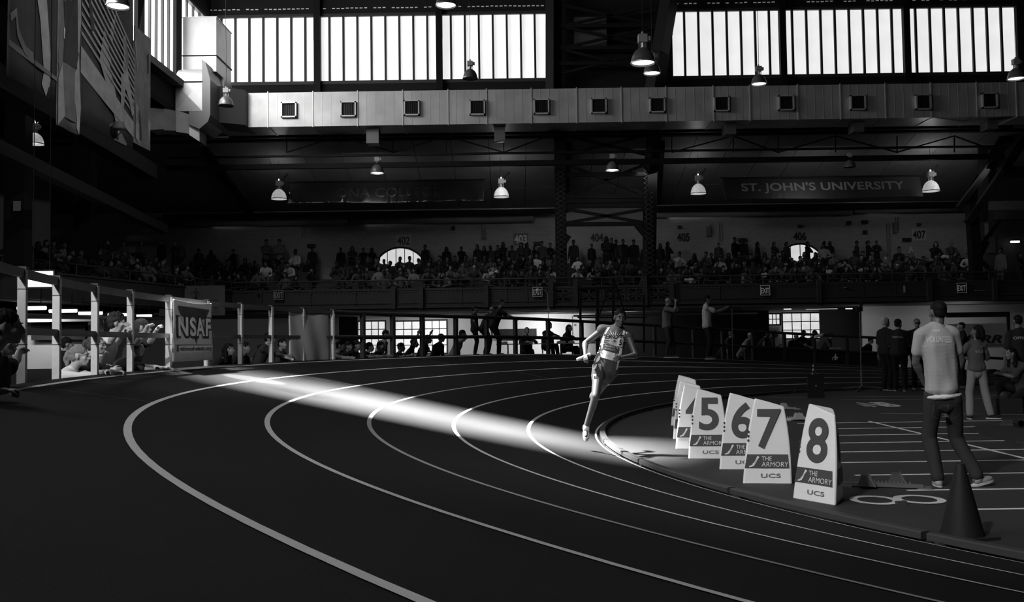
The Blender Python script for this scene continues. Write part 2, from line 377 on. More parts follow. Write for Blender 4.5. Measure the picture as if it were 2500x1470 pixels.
# balcony rail
rail = empty('balcony_railing', (0, YF+.05, Z1B), label='long thin metal railing along the top of the balcony girder', cat='railing')
MB().tube((FACE_X0, 0, .36), (24, 0, .36), .03).build('top_rail', M_FACADE, rail)
MB().tube((FACE_X0, 0, .17), (24, 0, .17), .015).build('lower_rail', M_FACADE, rail)
for p in list(range(600, 2600, 79)):
    x = W(p, 700, YF).x; MB().tube((x, 0, 0), (x, 0, .37), .022).build('rail_post', M_FACADE, rail)
# side balcony running towards the camera on the end side
SA, SB = Vector((-15.6, 20.0, 0)), Vector((FACE_X0, YF, 0))
sd_ = (SB-SA).normalized(); sn = Vector((-sd_.y, sd_.x, 0))
sf = st(empty('wall_side_balcony_face', (0, 0, 0)))
n = 12
for i in range(n):
    a = SA+(SB-SA)*i/n+sd_*.01; b = SA+(SB-SA)*(i+1)/n-sd_*.01
    MB().bar(a+Vector((0, 0, 3.39)), b+Vector((0, 0, 3.39)), .08, .76).build('girder_panel', M_FACADE, sf)
MB().bar(SA+Vector((0, 0, 3.78)), SB+Vector((0, 0, 3.78)), .2, .06).bar(SA+Vector((0, 0, 3.0)), SB+Vector((0, 0, 3.0)), .2, .06).build('girder_flange', M_FACADE, sf)
sr = empty('side_balcony_railing', (0, 0, 0), label='thin railing along the end wall stands above the fence corner', cat='railing')
MB().tube(SA+Vector((0, 0, 4.14)), SB+Vector((0, 0, 4.14)), .03).build('top_rail', M_FACADE, sr)
for i in range(15):
    p = SA+(SB-SA)*i/14; MB().tube(p+Vector((0, 0, 3.8)), p+Vector((0, 0, 4.14)), .022).build('rail_post', M_FACADE, sr)
m = MB()
for k, (off, z) in enumerate([(.0, 3.3), (1.1, 3.67), (2.2, 4.0), (3.3, 4.35), (4.4, 4.7)]):
    a, b = SA+sn*(off+.15), SB+sn*(off+.15); c_, d_ = SB+sn*8.5, SA+sn*8.5
    vs = [Vector((v.x, v.y, 2.95)) for v in (a, b, c_, d_)]; m.add(vs+[Vector((v.x, v.y, z)) for v in vs], [(0, 1, 2, 3), (7, 6, 5, 4), (0, 4, 5, 1), (1, 5, 6, 2), (2, 6, 7, 3), (3, 7, 4, 0)])
st(m.build('floor_side_balcony', M('step_concrete', .07, .8)))
# soffit light zone under the side balcony and its back wall
lowl = st(MB().bar(SA+sn*7.5+Vector((0, 0, 1.5)), SB+sn*7.5+Vector((0, 0, 1.5)), .2, 3.0).build('wall_side_lower', M_WHITEWALL))
# arched windows in the brick wall
def arch_window(idx, px0, px1, ptop, pbase):
    a, b = W(px0, pbase, YBW-.02), W(px1, pbase, YBW-.02); t = W((px0+px1)/2, ptop, YBW-.02).z
    w = (b.x-a.x)/2; cx = (a.x+b.x)/2; root = st(empty('window_%d' % idx, (cx, YBW-.02, a.z)))
    hgt = t-a.z; R = (w*w+hgt*hgt)/(2*hgt)
    def zt(u): return math.sqrt(max(0, R*R-u*u))-(R-hgt)
    npan = 5 if idx == 20 else 4
    for i in range(npan):
        u0, u1 = -w+2*w*i/npan+.02, -w+2*w*(i+1)/npan-.02; pts = [(u0, -.6)]+[(u0+(u1-u0)*j/6, zt(u0+(u1-u0)*j/6)) for j in range(7)]+[(u1, -.6)]
        MB().prism(pts[::-1], lambda u, v: (u, -.03, v), lambda u, v: (u, 0, v)).build('pane', M('arched_window_glass', .8, .5, emis=.75, var=.1, scale=3), root)
    fr = MB(); us = [-w+2*w*j/24 for j in range(25)]
    fr.path([(u, -.04, zt(u)+.03) for u in us], .05)
    for i in range(1, npan): u = -w+2*w*i/npan; fr.b2((u-.015, -.05, -.6), (u+.015, -.02, zt(u)))
    fr.build('window_frame', BAR, root)
arch_window(20, 925, 1030, 606, 632); arch_window(21, 1906, 2000, 597, 620)
# window wells in the lower wall (seen under the balcony)
def grid_window(idx, px0, py0, px1, py1, Y, nx, ny, name='window_%d'):
    a, b = W(px0, py1, Y), W(px1, py0, Y); a.z = W((px0+px1)/2, py1, Y).z; b.z = W((px0+px1)/2, py0, Y).z
    root = st(empty(name % idx, (a.x, Y, a.z))); w, h = b.x-a.x, b.z-a.z
    for i in range(nx):
        for j in range(ny):
            MB().b2((w*i/nx+.02, -.02, h*j/ny+.02), (w*(i+1)/nx-.02, 0, h*(j+1)/ny-.02)).build('pane', M_WINLOW, root)
    fr = MB().b2((-.06, -.05, -.06), (w+.06, .02, .0)).b2((-.06, -.05, h), (w+.06, .02, h+.06)).b2((-.06, -.05, 0), (0, .02, h)).b2((w, -.05, 0), (w+.06, .02, h))
    for i in range(1, nx): fr.b2((w*i/nx-.018, -.04, 0), (w*i/nx+.018, .01, h))
    for j in range(1, ny): fr.b2((0, -.04, h*j/ny-.018), (w, .01, h*j/ny+.018))
    fr.build('window_frame', BAR, root)
YL = 45.9
grid_window(22, 875, 785, 940, 862, YL, 4, 4); grid_window(23, 966, 785, 1026, 862, YL, 3, 4); grid_window(24, 1038, 783, 1090, 862, YL, 3, 4)
grid_window(25, 1877, 767, 1903, 792, YL, 3, 2); grid_window(26, 1912, 765, 2000, 826, YL, 4, 3)
# pieces of wall under the balcony
def panel(name, px0, py0, px1, py1, Y, mat, thick=.12):
    pc = (px0+px1)/2; a, b = W(px0, py1, Y), W(px1, py0, Y); za, zb_ = W(pc, py1, Y).z, W(pc, py0, Y).z
    return MB().b2((a.x, Y, za), (b.x, Y+thick, zb_)).build(name, mat)
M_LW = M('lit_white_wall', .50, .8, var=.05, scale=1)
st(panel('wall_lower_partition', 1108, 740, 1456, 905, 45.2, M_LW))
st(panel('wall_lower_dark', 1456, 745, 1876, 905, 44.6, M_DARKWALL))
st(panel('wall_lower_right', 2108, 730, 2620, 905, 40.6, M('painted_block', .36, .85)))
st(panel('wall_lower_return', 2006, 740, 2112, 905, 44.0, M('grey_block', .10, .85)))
tag(panel('window_wall_pier', 828, 740, 872, 905, 45.3, M_DARKWALL), 'dark wall pier beside the bright windows under the balcony', 'wall pier')
tag(panel('soffit_duct', 1160, 747, 1876, 759, 41.2, M('pale_metal', .26, .5), .5), 'long pale flat duct hung under the balcony behind the photographers', 'duct')
tag(panel('soffit_pipe', 1400, 766, 1850, 770, 42.5, M('pale_metal', .26, .5), .08), 'thin pale pipe below the long flat duct under the balcony', 'pipe')
tag(panel('door_frame_panel', 1392, 772, 1396, 826, 45.1, M_LW, .1), 'pale upright door trim beside the seated officials', 'trim')
tag(panel('dark_counter', 1216, 803, 1310, 826, 45.0, M_BLACK, .2), 'low black cabinet against the white wall behind the seated officials', 'cabinet')
# ---- fluorescents under the balcony
def fluo(px0, px1, py, Y, label, thick=.14, parent=None, emit=M_FLUO, dz=.05):
    a, b = W(px0, py, Y), W(px1, py, Y); z = (a.z+b.z)/2
    r = empty('fluorescent_light', ((a.x+b.x)/2, Y, z), label=label, cat='ceiling light', group='fluorescent lights under the stands'); L = b.x-a.x
    MB().b2((-L/2, -.09, 0), (L/2, .09, dz)).build('housing', M_DARKWALL, r)
    if z < 2.8:
        for s_ in (-1, 1): MB().tube((s_*L*.3, 0, dz), (s_*L*.3, 0, 2.95-z), .01).build('hanger_rod', M_DARKSTEEL, r)
    MB().tube((-L/2+.03, 0, -.04), (L/2-.03, 0, -.04), .05, None, 10).build('tube', emit, r)
fl = [(40, 115, 748, 22, 'long fluorescent light nearest the near fence post, under the end stands'), (118, 190, 755, 24, 'second fluorescent light along the end stands, between the first two fence posts'),
      (190, 252, 761, 26.5, 'third fluorescent light along the end stands, behind the third fence post'), (262, 320, 765, 29, 'fourth fluorescent light along the end stands, above the curly haired young man'),
      (332, 372, 768, 32, 'faint fluorescent light just before the hanging fence banner'), (1912, 1933, 751, 42.3, 'short fluorescent light above the far gridded windows'), (1966, 2046, 750, 43.2, 'long fluorescent light above the far gridded window by the black stand'), (2063, 2082, 750, 43.0, 'small faint fluorescent light beside the top of the wheeled stand')]
for f in fl: fluo(f[0], f[1], f[2], f[3], f[4])
# big tube light under the near end stands
a, b = W(66, 663, 17), W(128, 700, 17)
r = empty('light_box', ((a.x+b.x)/2, 17, (a.z+b.z)/2), label='large bright light box hanging behind the nearest fence post', cat='ceiling light')
for s_ in (-.15, .15): MB().tube((s_, .06, .1), (s_, .06, 10.1-(a.z+b.z)/2 if (a.x+b.x)/2 < XE else ROOF_Z-(a.z+b.z)/2), .008).build('hanger_rod', M_BLACK, r)
MB().b2(((a.x-b.x)/2, -.02, (b.z-a.z)/2), ((b.x-a.x)/2, .02, (a.z-b.z)/2)).build('diffuser', M_FLUO, r)
MB().b2(((a.x-b.x)/2-.03, .02, (b.z-a.z)/2-.03), ((b.x-a.x)/2+.03, .1, (a.z-b.z)/2+.03)).b2(((a.x-b.x)/2, -.03, .02), ((b.x-a.x)/2, -.02, .07)).build('housing', M_BLACK, r)
tag(MB().bar(W(-40, 772, 23), W(400, 778, 33), .12, .1).build('conduit', M_FACADE), 'dark conduit running below the fluorescent lights of the end stands', 'pipe')
# lit cream wall panels under end stands
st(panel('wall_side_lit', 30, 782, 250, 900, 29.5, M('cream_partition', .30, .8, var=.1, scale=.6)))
tag(panel('dark_opening', 76, 786, 208, 830, 29.3, M_BLACK, .2), 'dark opening in the pale partition behind the fence posts', 'opening')  # black panel painted for the dark of an opening
tag(panel('pale_beam', 0, 772, 240, 786, 28.8, M('cream_partition', .3), .3), 'pale concrete beam above the partition under the end stands', 'beam')
# ================================================================== TRACK
track = empty('banked_track', (0, 0, 0), label='banked dark rubber running track curving round the bend with six lanes', cat='track')
ks = [-.03+.2*i for i in range(31)]; ks[-1] = 6.12
ss = [-36.5+i*.45 for i in range(163)]
vs = [track_pt(k, s) for s in ss for k in ks]; nk = len(ks)
fs = [(i*nk+j, (i+1)*nk+j, (i+1)*nk+j+1, i*nk+j+1) for i in range(len(ss)-1) for j in range(nk-1)]
# outer skirt
n0 = len(vs); vs += [Vector((track_pt(6.12, s).x, track_pt(6.12, s).y, 0.0)) for s in ss]
fs += [(i*nk+nk-1, (i+1)*nk+nk-1, n0+i+1, n0+i) for i in range(len(ss)-1)]
mt = MB().add(vs, fs); tso = mt.build('track_surface', M_TRACK, track, smooth=False)
for p in tso.data.polygons: p.use_smooth = len(p.vertices) == 4 and p.index < (len(ss)-1)*(nk-1)
def ribbon(k, w, name, mat, s0=-36.5, s1=36.3, dz=.004, parent=None, ds=.3):
    n = int((s1-s0)/ds); a = [track_pt(k-w/2/LW, s0+(s1-s0)*i/n, dz) for i in range(n+1)]; b = [track_pt(k+w/2/LW, s0+(s1-s0)*i/n, dz) for i in range(n+1)]
    return MB().add(a+b, [(i, i+1, n+2+i, n+1+i) for i in range(n)]).build(name, mat, parent)
for k in range(7):
    ribbon([0.02, 1, 2, 3, 4, 5, 5.97][k], .05 if k else .03, 'lane_line', M_LINE if k != 3 else M('worn_line_paint', .40, .6), parent=track)
# thin cross (start and relay) lines
def cross(p0, p1, name='cross_line', w=.02):
    def inv(px, py):  # walk along the view ray until it meets the banked surface
        d = ray(px, py); y = 4.0
        while y < 40:
            x, z = d.x/d.y*y, CAM_Z+d.z/d.y*y; dx, dy = TCX-x, y-TCY
            if dx > 0: r_ = math.hypot(dx, dy); s_ = -math.atan2(dy, dx)*TR
            else: r_ = dy; s_ = -S_TAN+dx
            k_ = (r_-TR)/LW
            if 0 <= k_ <= 6.1 and s_ > -36 and z <= track_pt(k_, s_).z: return k_, s_
            y += .02
        return None
    a, b = inv(*p0), inv(*p1); n = 16
    if a is None or b is None or abs(a[1]-b[1]) > 6: return
    va = []; vb = []
    for i in range(n+1):
        t = i/n; k = a[0]+(b[0]-a[0])*t; s = a[1]+(b[1]-a[1])*t
        p = track_pt(k, s, .003); va.append(p)
    d = (va[-1]-va[0]); nrm = Vector((-d.y, d.x, 0)).normalized()*w/2
    MB().add([v-nrm for v in va]+[v+nrm for v in va], [(i, i+1, n+2+i, n+1+i) for i in range(n)]).build(name, M('thin_line_paint', .25, .6), track)
for c in (((114, 948), (377, 983)), ((749, 920), (880, 943)), ((1030, 877), (1117, 893)), ((1262, 868), (1340, 885)), ((1262, 908), (1350, 927)), ((1620, 866), (1800, 905)), ((1775, 892), (1830, 904)), ((1800, 905), (1905, 918)), ((1700, 902), (1735, 908))): cross(*c)
# curb: kerb rail in segments
curb = empty('inner_curb', (0, 0, 0), label='low grey metal curb rail along the inside of the bend', cat='curb')
s = -36.0
while s < 33:
    L = 2.4; n = 6; m = MB(); prof = [(-.02, .022), (-.02, .066), (-.03, .076), (-.10, .076), (-.11, .066), (-.11, .022)]; rows = []
    for i in range(n+1):
        t = s+(L-.05)*i/n; rows.append([track_pt(-.02+u/LW, t)*1.0+Vector((0, 0, v-.012-(track_pt(-.02+u/LW, t).z-.012))) for u, v in prof])
    np_ = len(prof); vs_ = [p for r in rows for p in r]
    m.add(vs_, [(i*np_+j, (i+1)*np_+j, (i+1)*np_+(j+1) % np_, i*np_+(j+1) % np_) for i in range(n) for j in range(np_)]+[tuple(range(np_)), tuple(range(n*np_, (n+1)*np_))[::-1]])
    m.build('curb_section', M('curb_metal', .055, .5, metal=.2), curb)
    p = track_pt(-.09, s+.1); MB().box((p.x, p.y, .016), (.12, .12, .03)).build('curb_foot', M('curb_metal', .17), curb)
    s += L
# infield sprint lanes (nine white lines) and marks
Y0L = 16.80
xl0 = [W(2056, 1029, Y0L).x]*9
starts = [1940, 1960, 1975, 1985, 2000, 2040, 2075, 2200, 2330]
lens = [30, 2456/1, 30, 2440/1, 30, 30, 30, 30, 30]
for i in range(9):
    y = Y0L-i*1.067; g = G(2200, 800, 0) if False else None
    xs_ = y*(starts[i]-1250)/F_PX; xe = 18.0
    if i == 1: xe = y*(2455-1250)/F_PX
    if i == 3: xe = y*(2440-1250)/F_PX
    MB().b2((xs_, y-.025, .001), (xe, y+.025, .004)).build('lane_line', M_LINE, floor)
a, b = G(2122, 1029, 0), G(2520, 1124, 0); MB().bar(a+Vector((0, 0, .004)), b+Vector((0, 0, .004)), .05, .004).build('diagonal_line', M_LINE, floor)
for (p, q_, w) in (((1880, 971), (2480, 966), .03), ((2050, 976), (2500, 973), .03), ((2350, 912), (2500, 912), .05), ((2340, 927), (2500, 926), .05), ((2345, 946), (2500, 945), .05), ((2150, 1010), (2500, 1012), .02)):
    MB().bar(G(*p)+Vector((0, 0, .003)), G(*q_)+Vector((0, 0, .003)), w, .004).build('thin_line', M('thin_line_paint', .25), floor)
# floor print: numeral lying on its side, and letters in stripes
e = G(2190, 1221, 0)
M_FP = M('floor_print_paint', .62, .6, var=.12, scale=30)
m = MB()
for sx in (-1, 1):
    N = 28; R1, R2 = (.225, .25), (.15, .17); c0 = .205*sx
    vo = [(e.x+c0+R1[0]*math.cos(2*PI*i/N), e.y+R1[1]*math.sin(2*PI*i/N), .005+.0004*sx) for i in range(N)]; vi = [(e.x+c0+R2[0]*math.cos(2*PI*i/N), e.y+R2[1]*math.sin(2*PI*i/N), .005+.0004*sx) for i in range(N)]
    m.add(vo+vi, [(i, (i+1) % N, N+(i+1) % N, N+i) for i in range(N)])
m.build('floor_numeral', M_FP, floor)
# striped letters mark
c0 = G(2143, 988, 0)
me = text_mesh('NB', .62, .012, .86, 1.0, .35, .004)
xs_ = [v.co.x for v in me.vertices]; kx = .72/(max(xs_)-min(xs_))
for v in me.vertices: v.co.x *= kx; z = v.co.z; v.co.z = v.co.y; v.co.y = z*2.3
me.materials.append(M_FP); o = bpy.data.objects.new('floor_letters', me); COL.objects.link(o); o.location = (c0.x, c0.y, .006); o.parent = floor
m = MB()
for i in range(7): m.b2((c0.x-.42, c0.y-.62+.19*i, .009), (c0.x-.12, c0.y-.58+.19*i, .010))
m.build('letter_stripes', M_FLOOR, floor)
m = MB()
for i in range(6): m.b2((c0.x-.50+.03*i, c0.y-.57+.19*i, .005), (c0.x-.32, c0.y-.47+.19*i, .006))
m.build('letter_tails', M_FP, floor)
# ================================================================== DUCTS
YD0, YD1 = 36.5, 38.0
zdb, zdt = W(1250, 301.5, YD0).z, W(1250, 218, YD0).z
duct = empty('air_duct', (0, YD0, zdb), label='long rectangular sheet metal air duct with square vents, running below the frosted windows', cat='duct')
seams = [545, 654, 764, 873, 983, 1094, 1188, 1297, 1408, 1517, 1626, 1742, 1831, 1948, 2052, 2162, 2273, 2385, 2482, 2600]
for i, (a, b) in enumerate(zip(seams[:-1], seams[1:])):
    xa, xb = W(a, 260, YD0).x, W(b, 260, YD0).x
    if i == 0: xa = W(528, 260, YD0).x
    m = MB().b2((xa+.015, 0, 0), (xb-.015, YD1-YD0, zdt-zdb)); m.build('duct_section', M_DUCT, duct)
    m = MB().b2((xb-.02, -.03, -.03), (xb+.02, YD1-YD0, .0)).b2((xb-.02, -.035, -.03), (xb+.02, 0, zdt-zdb+.04)); m.build('duct_flange', M_DUCTTRIM, duct)
    m = MB(); n = 4
    for j in range(1, n+1):
        x = xa+(xb-xa)*j/(n+1); m.b2((x-.008, -.008, .01), (x+.008, .0, zdt-zdb-.01))
    o = m.build('duct_rib', M_DUCTTRIM, duct)
vents = [(565, 270), (705, 268), (850, 266), (1005, 263), (1165, 262), (1322, 260), (1462, 258), (1605, 256), (1762, 253), (1920, 251), (2095, 250), (2255, 249), (2417, 245)]
for px, py in vents:
    p = W(px, py, YD0-.12); m = MB(); w = .30
    for s_ in (-1, 1): m.b2((p.x+s_*w, -.16, p.z-zdb-w), (p.x+s_*(w-.05), .0, p.z-zdb+w)).b2((p.x-w, -.16, p.z-zdb+s_*w), (p.x+w, .0, p.z-zdb+s_*(w-.05)))
    fo = m.build('vent_frame', M_DUCTTRIM, duct)
    g = MB().b2((p.x-w+.05, -.06, p.z-zdb-w+.05), (p.x+w-.05, -.03, p.z-zdb+w-.05))
    for j in range(7): x = p.x-w+.09+j*.07; g.b2((x, -.10, p.z-zdb-w+.05), (x+.012, -.06, p.z-zdb+w-.05))
    g.build('vent_grille', M('vent_grille_dark', .02, .5), fo)
# riser box and elbow at the corner
riser = empty('duct_riser', (0, 35.2, 0), label='tall bright sheet metal duct riser with an elbow, hanging in the corner', cat='duct')
def Q(px, py, Y): v = W(px, py, Y); return Vector((v.x, v.y-35.2, v.z))
def hexa(name, f0, f1, mat, parent, mb=None):
    """front quad f0 (4 pts, ccw) and rear quad f1"""
    m = mb or MB(); m.add(list(f0)+list(f1), [(0, 1, 2, 3), (7, 6, 5, 4), (0, 4, 5, 1), (1, 5, 6, 2), (2, 6, 7, 3), (3, 7, 4, 0)])
    return m.build(name, mat, parent) if mb is None else m
xl, xr = W(446, 90, 35.2).x, W(528, 90, 35.2).x
zA, zB, zC, zD = W(487, 43, 35.2).z, W(487, 136, 35.2).z, W(487, 222, 35.2).z, W(487, 287, 35.2).z
def bx(x0, x1, y0, y1, z0, z1, name, mat=M_DUCT, par=riser): return MB().b2((x0, y0, z0), (x1, y1, z1)).build(name, mat, par)
bx(xl, xr, 0, 1.9, zB+.02, zA, 'riser_box'); bx(xl-.02, xr+.03, -.03, 1.93, zB-.02, zB+.02, 'riser_flange', M_BLACK)
bx(xl-.02, xr+.03, -.03, 1.93, zA, zA+.03, 'riser_flange', M_DUCTTRIM)
zm = W(487, 175, 35.2).z
bx(xl, xr, .0, 1.9, zm, zB-.02, 'riser_box'); bx(xl+.1, xr+.02, .9, 1.9, zC-.55, zm, 'riser_box')
# elbow: curved sheet from the box forward and down
m = MB(); N = 9; xe0, xe1 = xl+.02, xl+1.0
prof = []
for i in range(N+1):
    t = PI/2*i/N; prof.append((-.05-.75*math.sin(t)+.0, zC+.15+.62*math.cos(t)))
prof += [(.3, zC+.15), (.3, zC+.77)]
m.prism(prof, lambda u, v: (xe0, u, v), lambda u, v: (xe1, u, v)); m.build('elbow', M_DUCT, riser, smooth=False)
bx(xe0-.02, xe1+.02, -.84, .3, zC+.1, zC+.14, 'riser_flange', M_BLACK)
# tapering cube below with crossed pressing
f0 = [(xe0, -.8, zD+.05), (xe1, -.8, zD+.05), (xe1, -.8, zC+.1), (xe0, -.8, zC+.1)]
hexa('taper_box', f0, [(a_, .3, c_) for a_, b_, c_ in f0], M_DUCT, riser)
cxx, czz = (xe0+xe1)/2, (zD+zC)/2+.07
MB().add([(xe0, -.81, zD+.05), (xe1, -.81, zD+.05), (xe1, -.81, zC+.1), (xe0, -.81, zC+.1), (cxx, -.90, czz)], [(0, 1, 4), (1, 2, 4), (2, 3, 4), (3, 0, 4)]).build('cross_pressing', M_DUCT, riser)
# sweep to the main duct: dark curved sheet
m = MB(); prof = [(xe1-.02, zC+.95), (xe1+.12, zC+.85), (xe1+.3, zC+.2), (xe1+.3, zD-.1), (xe1+.22, zD-.35), (xe1-.1, zD-.62), (xe1-.5, zD-.45), (xe0+.5, zD-.1), (xe0+.5, zD+.05), (xe1, zD+.05), (xe1, zC+.8)]
m.prism(prof, lambda u, v: (u, -.82, v), lambda u, v: (u, .9, v)); m.build('transition_sheet', M('shaded_sheet_metal', .13, .45, metal=.4), riser)  # darker copy of the duct metal, shade put into its colour
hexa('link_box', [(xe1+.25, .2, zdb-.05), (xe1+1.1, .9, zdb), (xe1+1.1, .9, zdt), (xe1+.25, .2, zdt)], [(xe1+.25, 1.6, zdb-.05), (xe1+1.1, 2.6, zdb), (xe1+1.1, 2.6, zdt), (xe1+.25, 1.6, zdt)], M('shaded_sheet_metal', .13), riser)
# side branch duct running to the end wall
m = MB(); pts = [(364, 290, 33.0), (400, 291, 33.6), (430, 295, 34.2), (462, 303, 34.5), (487, 322, 34.6)]
for (p, q_) in zip(pts[:-1], pts[1:]):
    a, b = W(*p), W(*q_); h = .40
    m.add([a+Vector((0, 0, h)), b+Vector((0, 0, h*.9)), b-Vector((0, 0, h*.9)), a-Vector((0, 0, h))]+[v+Vector((0, .8, 0)) for v in (a+Vector((0, 0, h)), b+Vector((0, 0, h*.9)), b-Vector((0, 0, h*.9)), a-Vector((0, 0, h)))], [(0, 1, 2, 3), (7, 6, 5, 4), (0, 4, 5, 1), (1, 5, 6, 2), (2, 6, 7, 3), (3, 7, 4, 0)])
tag(m.build('branch_duct', M('branch_duct_metal', .28, .4, metal=.5, var=.15, scale=1.5)), 'curved sheet metal branch duct joining the riser from behind the last hanging banner', 'duct')
# small spill ducts below the main duct
for px, py, w in ((912, 340, 30), (1220, 332, 26), (1780, 318, 26), (2090, 312, 26), (2415, 305, 26)):
    a, b = W(px-w/2, py, 37.2), W(px+w/2, py, 37.2); zz = a.z
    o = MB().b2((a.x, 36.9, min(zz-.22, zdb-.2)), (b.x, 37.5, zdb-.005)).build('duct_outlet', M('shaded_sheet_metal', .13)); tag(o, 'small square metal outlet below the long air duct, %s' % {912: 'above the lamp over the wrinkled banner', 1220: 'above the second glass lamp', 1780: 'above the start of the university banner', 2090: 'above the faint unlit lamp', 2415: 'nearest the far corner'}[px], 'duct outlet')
# ================================================================== PIPES, BEAMS, TRUSS
def hbar(px0, px1, py, Y, w, h, name, label, cat='beam', mat=M_DARKSTEEL):
    a, b = W(px0, py+(1250-px0)*ROLL, Y), W(px1, py+(1250-px1)*ROLL, Y); b.z = a.z
    return tag(MB().b2((a.x, Y-w/2, a.z-h/2), (b.x, Y+w/2, a.z+h/2)).build(name, mat), label, cat)
hbar(410, 2450, 399, 37.6, .2, .20, 'eaves_beam', 'thick dark beam running the length of the hall across the sloped ceiling')
hbar(410, 2450, 374, 37.5, .12, .08, 'sprinkler_pipe', 'thin dark pipe just above the thick beam under the sloped ceiling', 'pipe')
hbar(560, 2470, 323, 38.2, .25, .22, 'truss_chord', 'dark upper chord beam right below the long air duct')
hbar(640, 1362, 510, 45.2, .08, .04, 'thin_pipe', 'thin pale pipe along the foot of the sloped ceiling below the wrinkled banner', 'pipe', M('pale_pipe', .2, .4, metal=.5))
hbar(1598, 2350, 507, 45.2, .08, .04, 'thin_pipe', 'thin pale pipe along the foot of the sloped ceiling below the university banner', 'pipe', M('pale_pipe', .2))
hbar(400, 1360, 518, 45.4, .3, .22, 'dark_girt', 'dark girt above the fat pipe, at the near end of the brick wall')
hbar(1598, 2350, 515, 45.4, .3, .22, 'dark_girt', 'dark girt above the fat pipe, at the far half of the brick wall')
def hpipe(px0, px1, py, Y, r, label):
    a, b = W(px0, py+(1250-px0)*ROLL, Y), W(px1, py+(1250-px1)*ROLL, Y); b.z = a.z
    return tag(MB().tube(a, b, r, None, 14).build('insulated_pipe', M('pipe_insulation', .22, .7, var=.1, scale=2), smooth=True), label, 'pipe')
hpipe(410, 850, 536, 45.82, .15, 'fat insulated pipe along the brick wall above the standing man in the striped top'); hpipe(855, 1302, 535, 45.82, .17, 'fat insulated pipe along the brick wall above the arched window with five panes'); hpipe(1598, 2080, 529, 45.82, .16, 'fat insulated pipe along the brick wall above the number over the wide landing'); hpipe(2085, 2352, 524, 45.8, .19, 'fattest insulated pipe piece along the brick wall, ending at the far corner')
# purlin bracing under the duct
tr = empty('roof_bracing', (0, 38.0, 0), label='dark zigzag steel bracing between the air duct and the thick beam', cat='bracing')
pxs = [700, 830, 960, 1090, 1230, 1340]; pxs2 = [1640, 1790, 1900, 2040, 2190, 2330, 2440]
for L_ in (pxs, pxs2):
    for i, (a, b) in enumerate(zip(L_[:-1], L_[1:])):
        lo, hi = 372, 332; p, q_ = (W(a, lo if i % 2 == 0 else hi, 38.0), W(b, hi if i % 2 == 0 else lo, 38.0))
        MB().bar(p-Vector((0, 38, 0)), q_-Vector((0, 38, 0)), .05).build('brace', M_DARKSTEEL, tr)
        MB().bar(p-Vector((0, 38, 0)), W(a, hi if i % 2 == 0 else lo, 38.0)-Vector((0, 38, 0)), .04).build('hanger', M_DARKSTEEL, tr)
# central arch truss: two tall laced legs
truss = empty('arch_truss', (0, 38.5, 0), label='tall dark riveted arch truss standing between the two halves of the hall', cat='truss')
M_TR = M('truss_paint', .010, .6, spec=.12)
def leg(pts, w, name='truss_leg'):
    m = MB(); pp = [W(*p)-Vector((0, 38.5, 0)) for p in pts]
    for a, b in zip(pp[:-1], pp[1:]): m.bar(a, b, .5, w)
    return m.build(name, M_TR, truss)
m = MB(); P_ = [W(*p)-Vector((0, 38.5, 0)) for p in ((1370, 700, 39.2), (1368, 330, 38.8))]
for pts, w in ((((1371, 705, 39.3), (1366, 330, 38.9)), .45), (((1352, 330, 38.0), (1352, -40, 37.9)), .5), (((1584, 705, 39.3), (1588, 420, 38.9), (1598, 330, 38.6)), .42), (((1598, 220, 38.0), (1612, 130, 37.8), (1640, -40, 37.5)), .75)):
    pp = [W(*p)-Vector((0, 38.5, 0)) for p in pts]; mm = MB()
    for a, b in zip(pp[:-1], pp[1:]): mm.bar(a, b, w, .45)
    mm.build('truss_leg', M_TR, truss)
def tb(p, q_, w=.12, Y=38.9, name='truss_brace'): MB().bar(W(p[0], p[1], Y)-Vector((0, 38.5, 0)), W(q_[0], q_[1], Y)-Vector((0, 38.5, 0)), w).build(name, M_TR, truss)
for y0, y1 in ((330, 378), (400, 478), (510, 545)): tb((1380, y0), (1580, y1)); tb((1380, y1), (1580, y0))
for y in (427, 481, 504, 548, 492): tb((1370, y), (1590, y-2), .16)
for y in (64, 118, 156): tb((1352, y), (1620, y-2), .14, 37.9)
for y0, y1 in ((12, 64), (120, 180), (64, 118)): tb((1370, y0), (1610, y1), .1, 37.9); tb((1370, y1), (1610, y0), .1, 37.9)
tb((1388, 575), (1360, 620), .25); tb((1555, 548), (1590, 590), .25)
MB().b2(tuple(W(1402, 116, 38.3)-Vector((0, 38.5, 0))), tuple(W(1480, 41, 38.32)-Vector((0, 38.5, 0)))).build('back_panel', M('grey_hatch', .07, .8), truss)
lm = MB(); x = W(1371, 640, 39.0).x
for i in range(22):
    z = 4.2+i*.2
    for xx in (x, W(1584, 640, 39).x): lm.bar((xx-.18, .25, z), (xx+.18, .25, z+.2), .02).bar((xx-.18, .25, z+.2), (xx+.18, .25, z), .02)
o = lm.build('lacing', M('lacing_paint', .045), truss); o['kind'] = 'stuff'
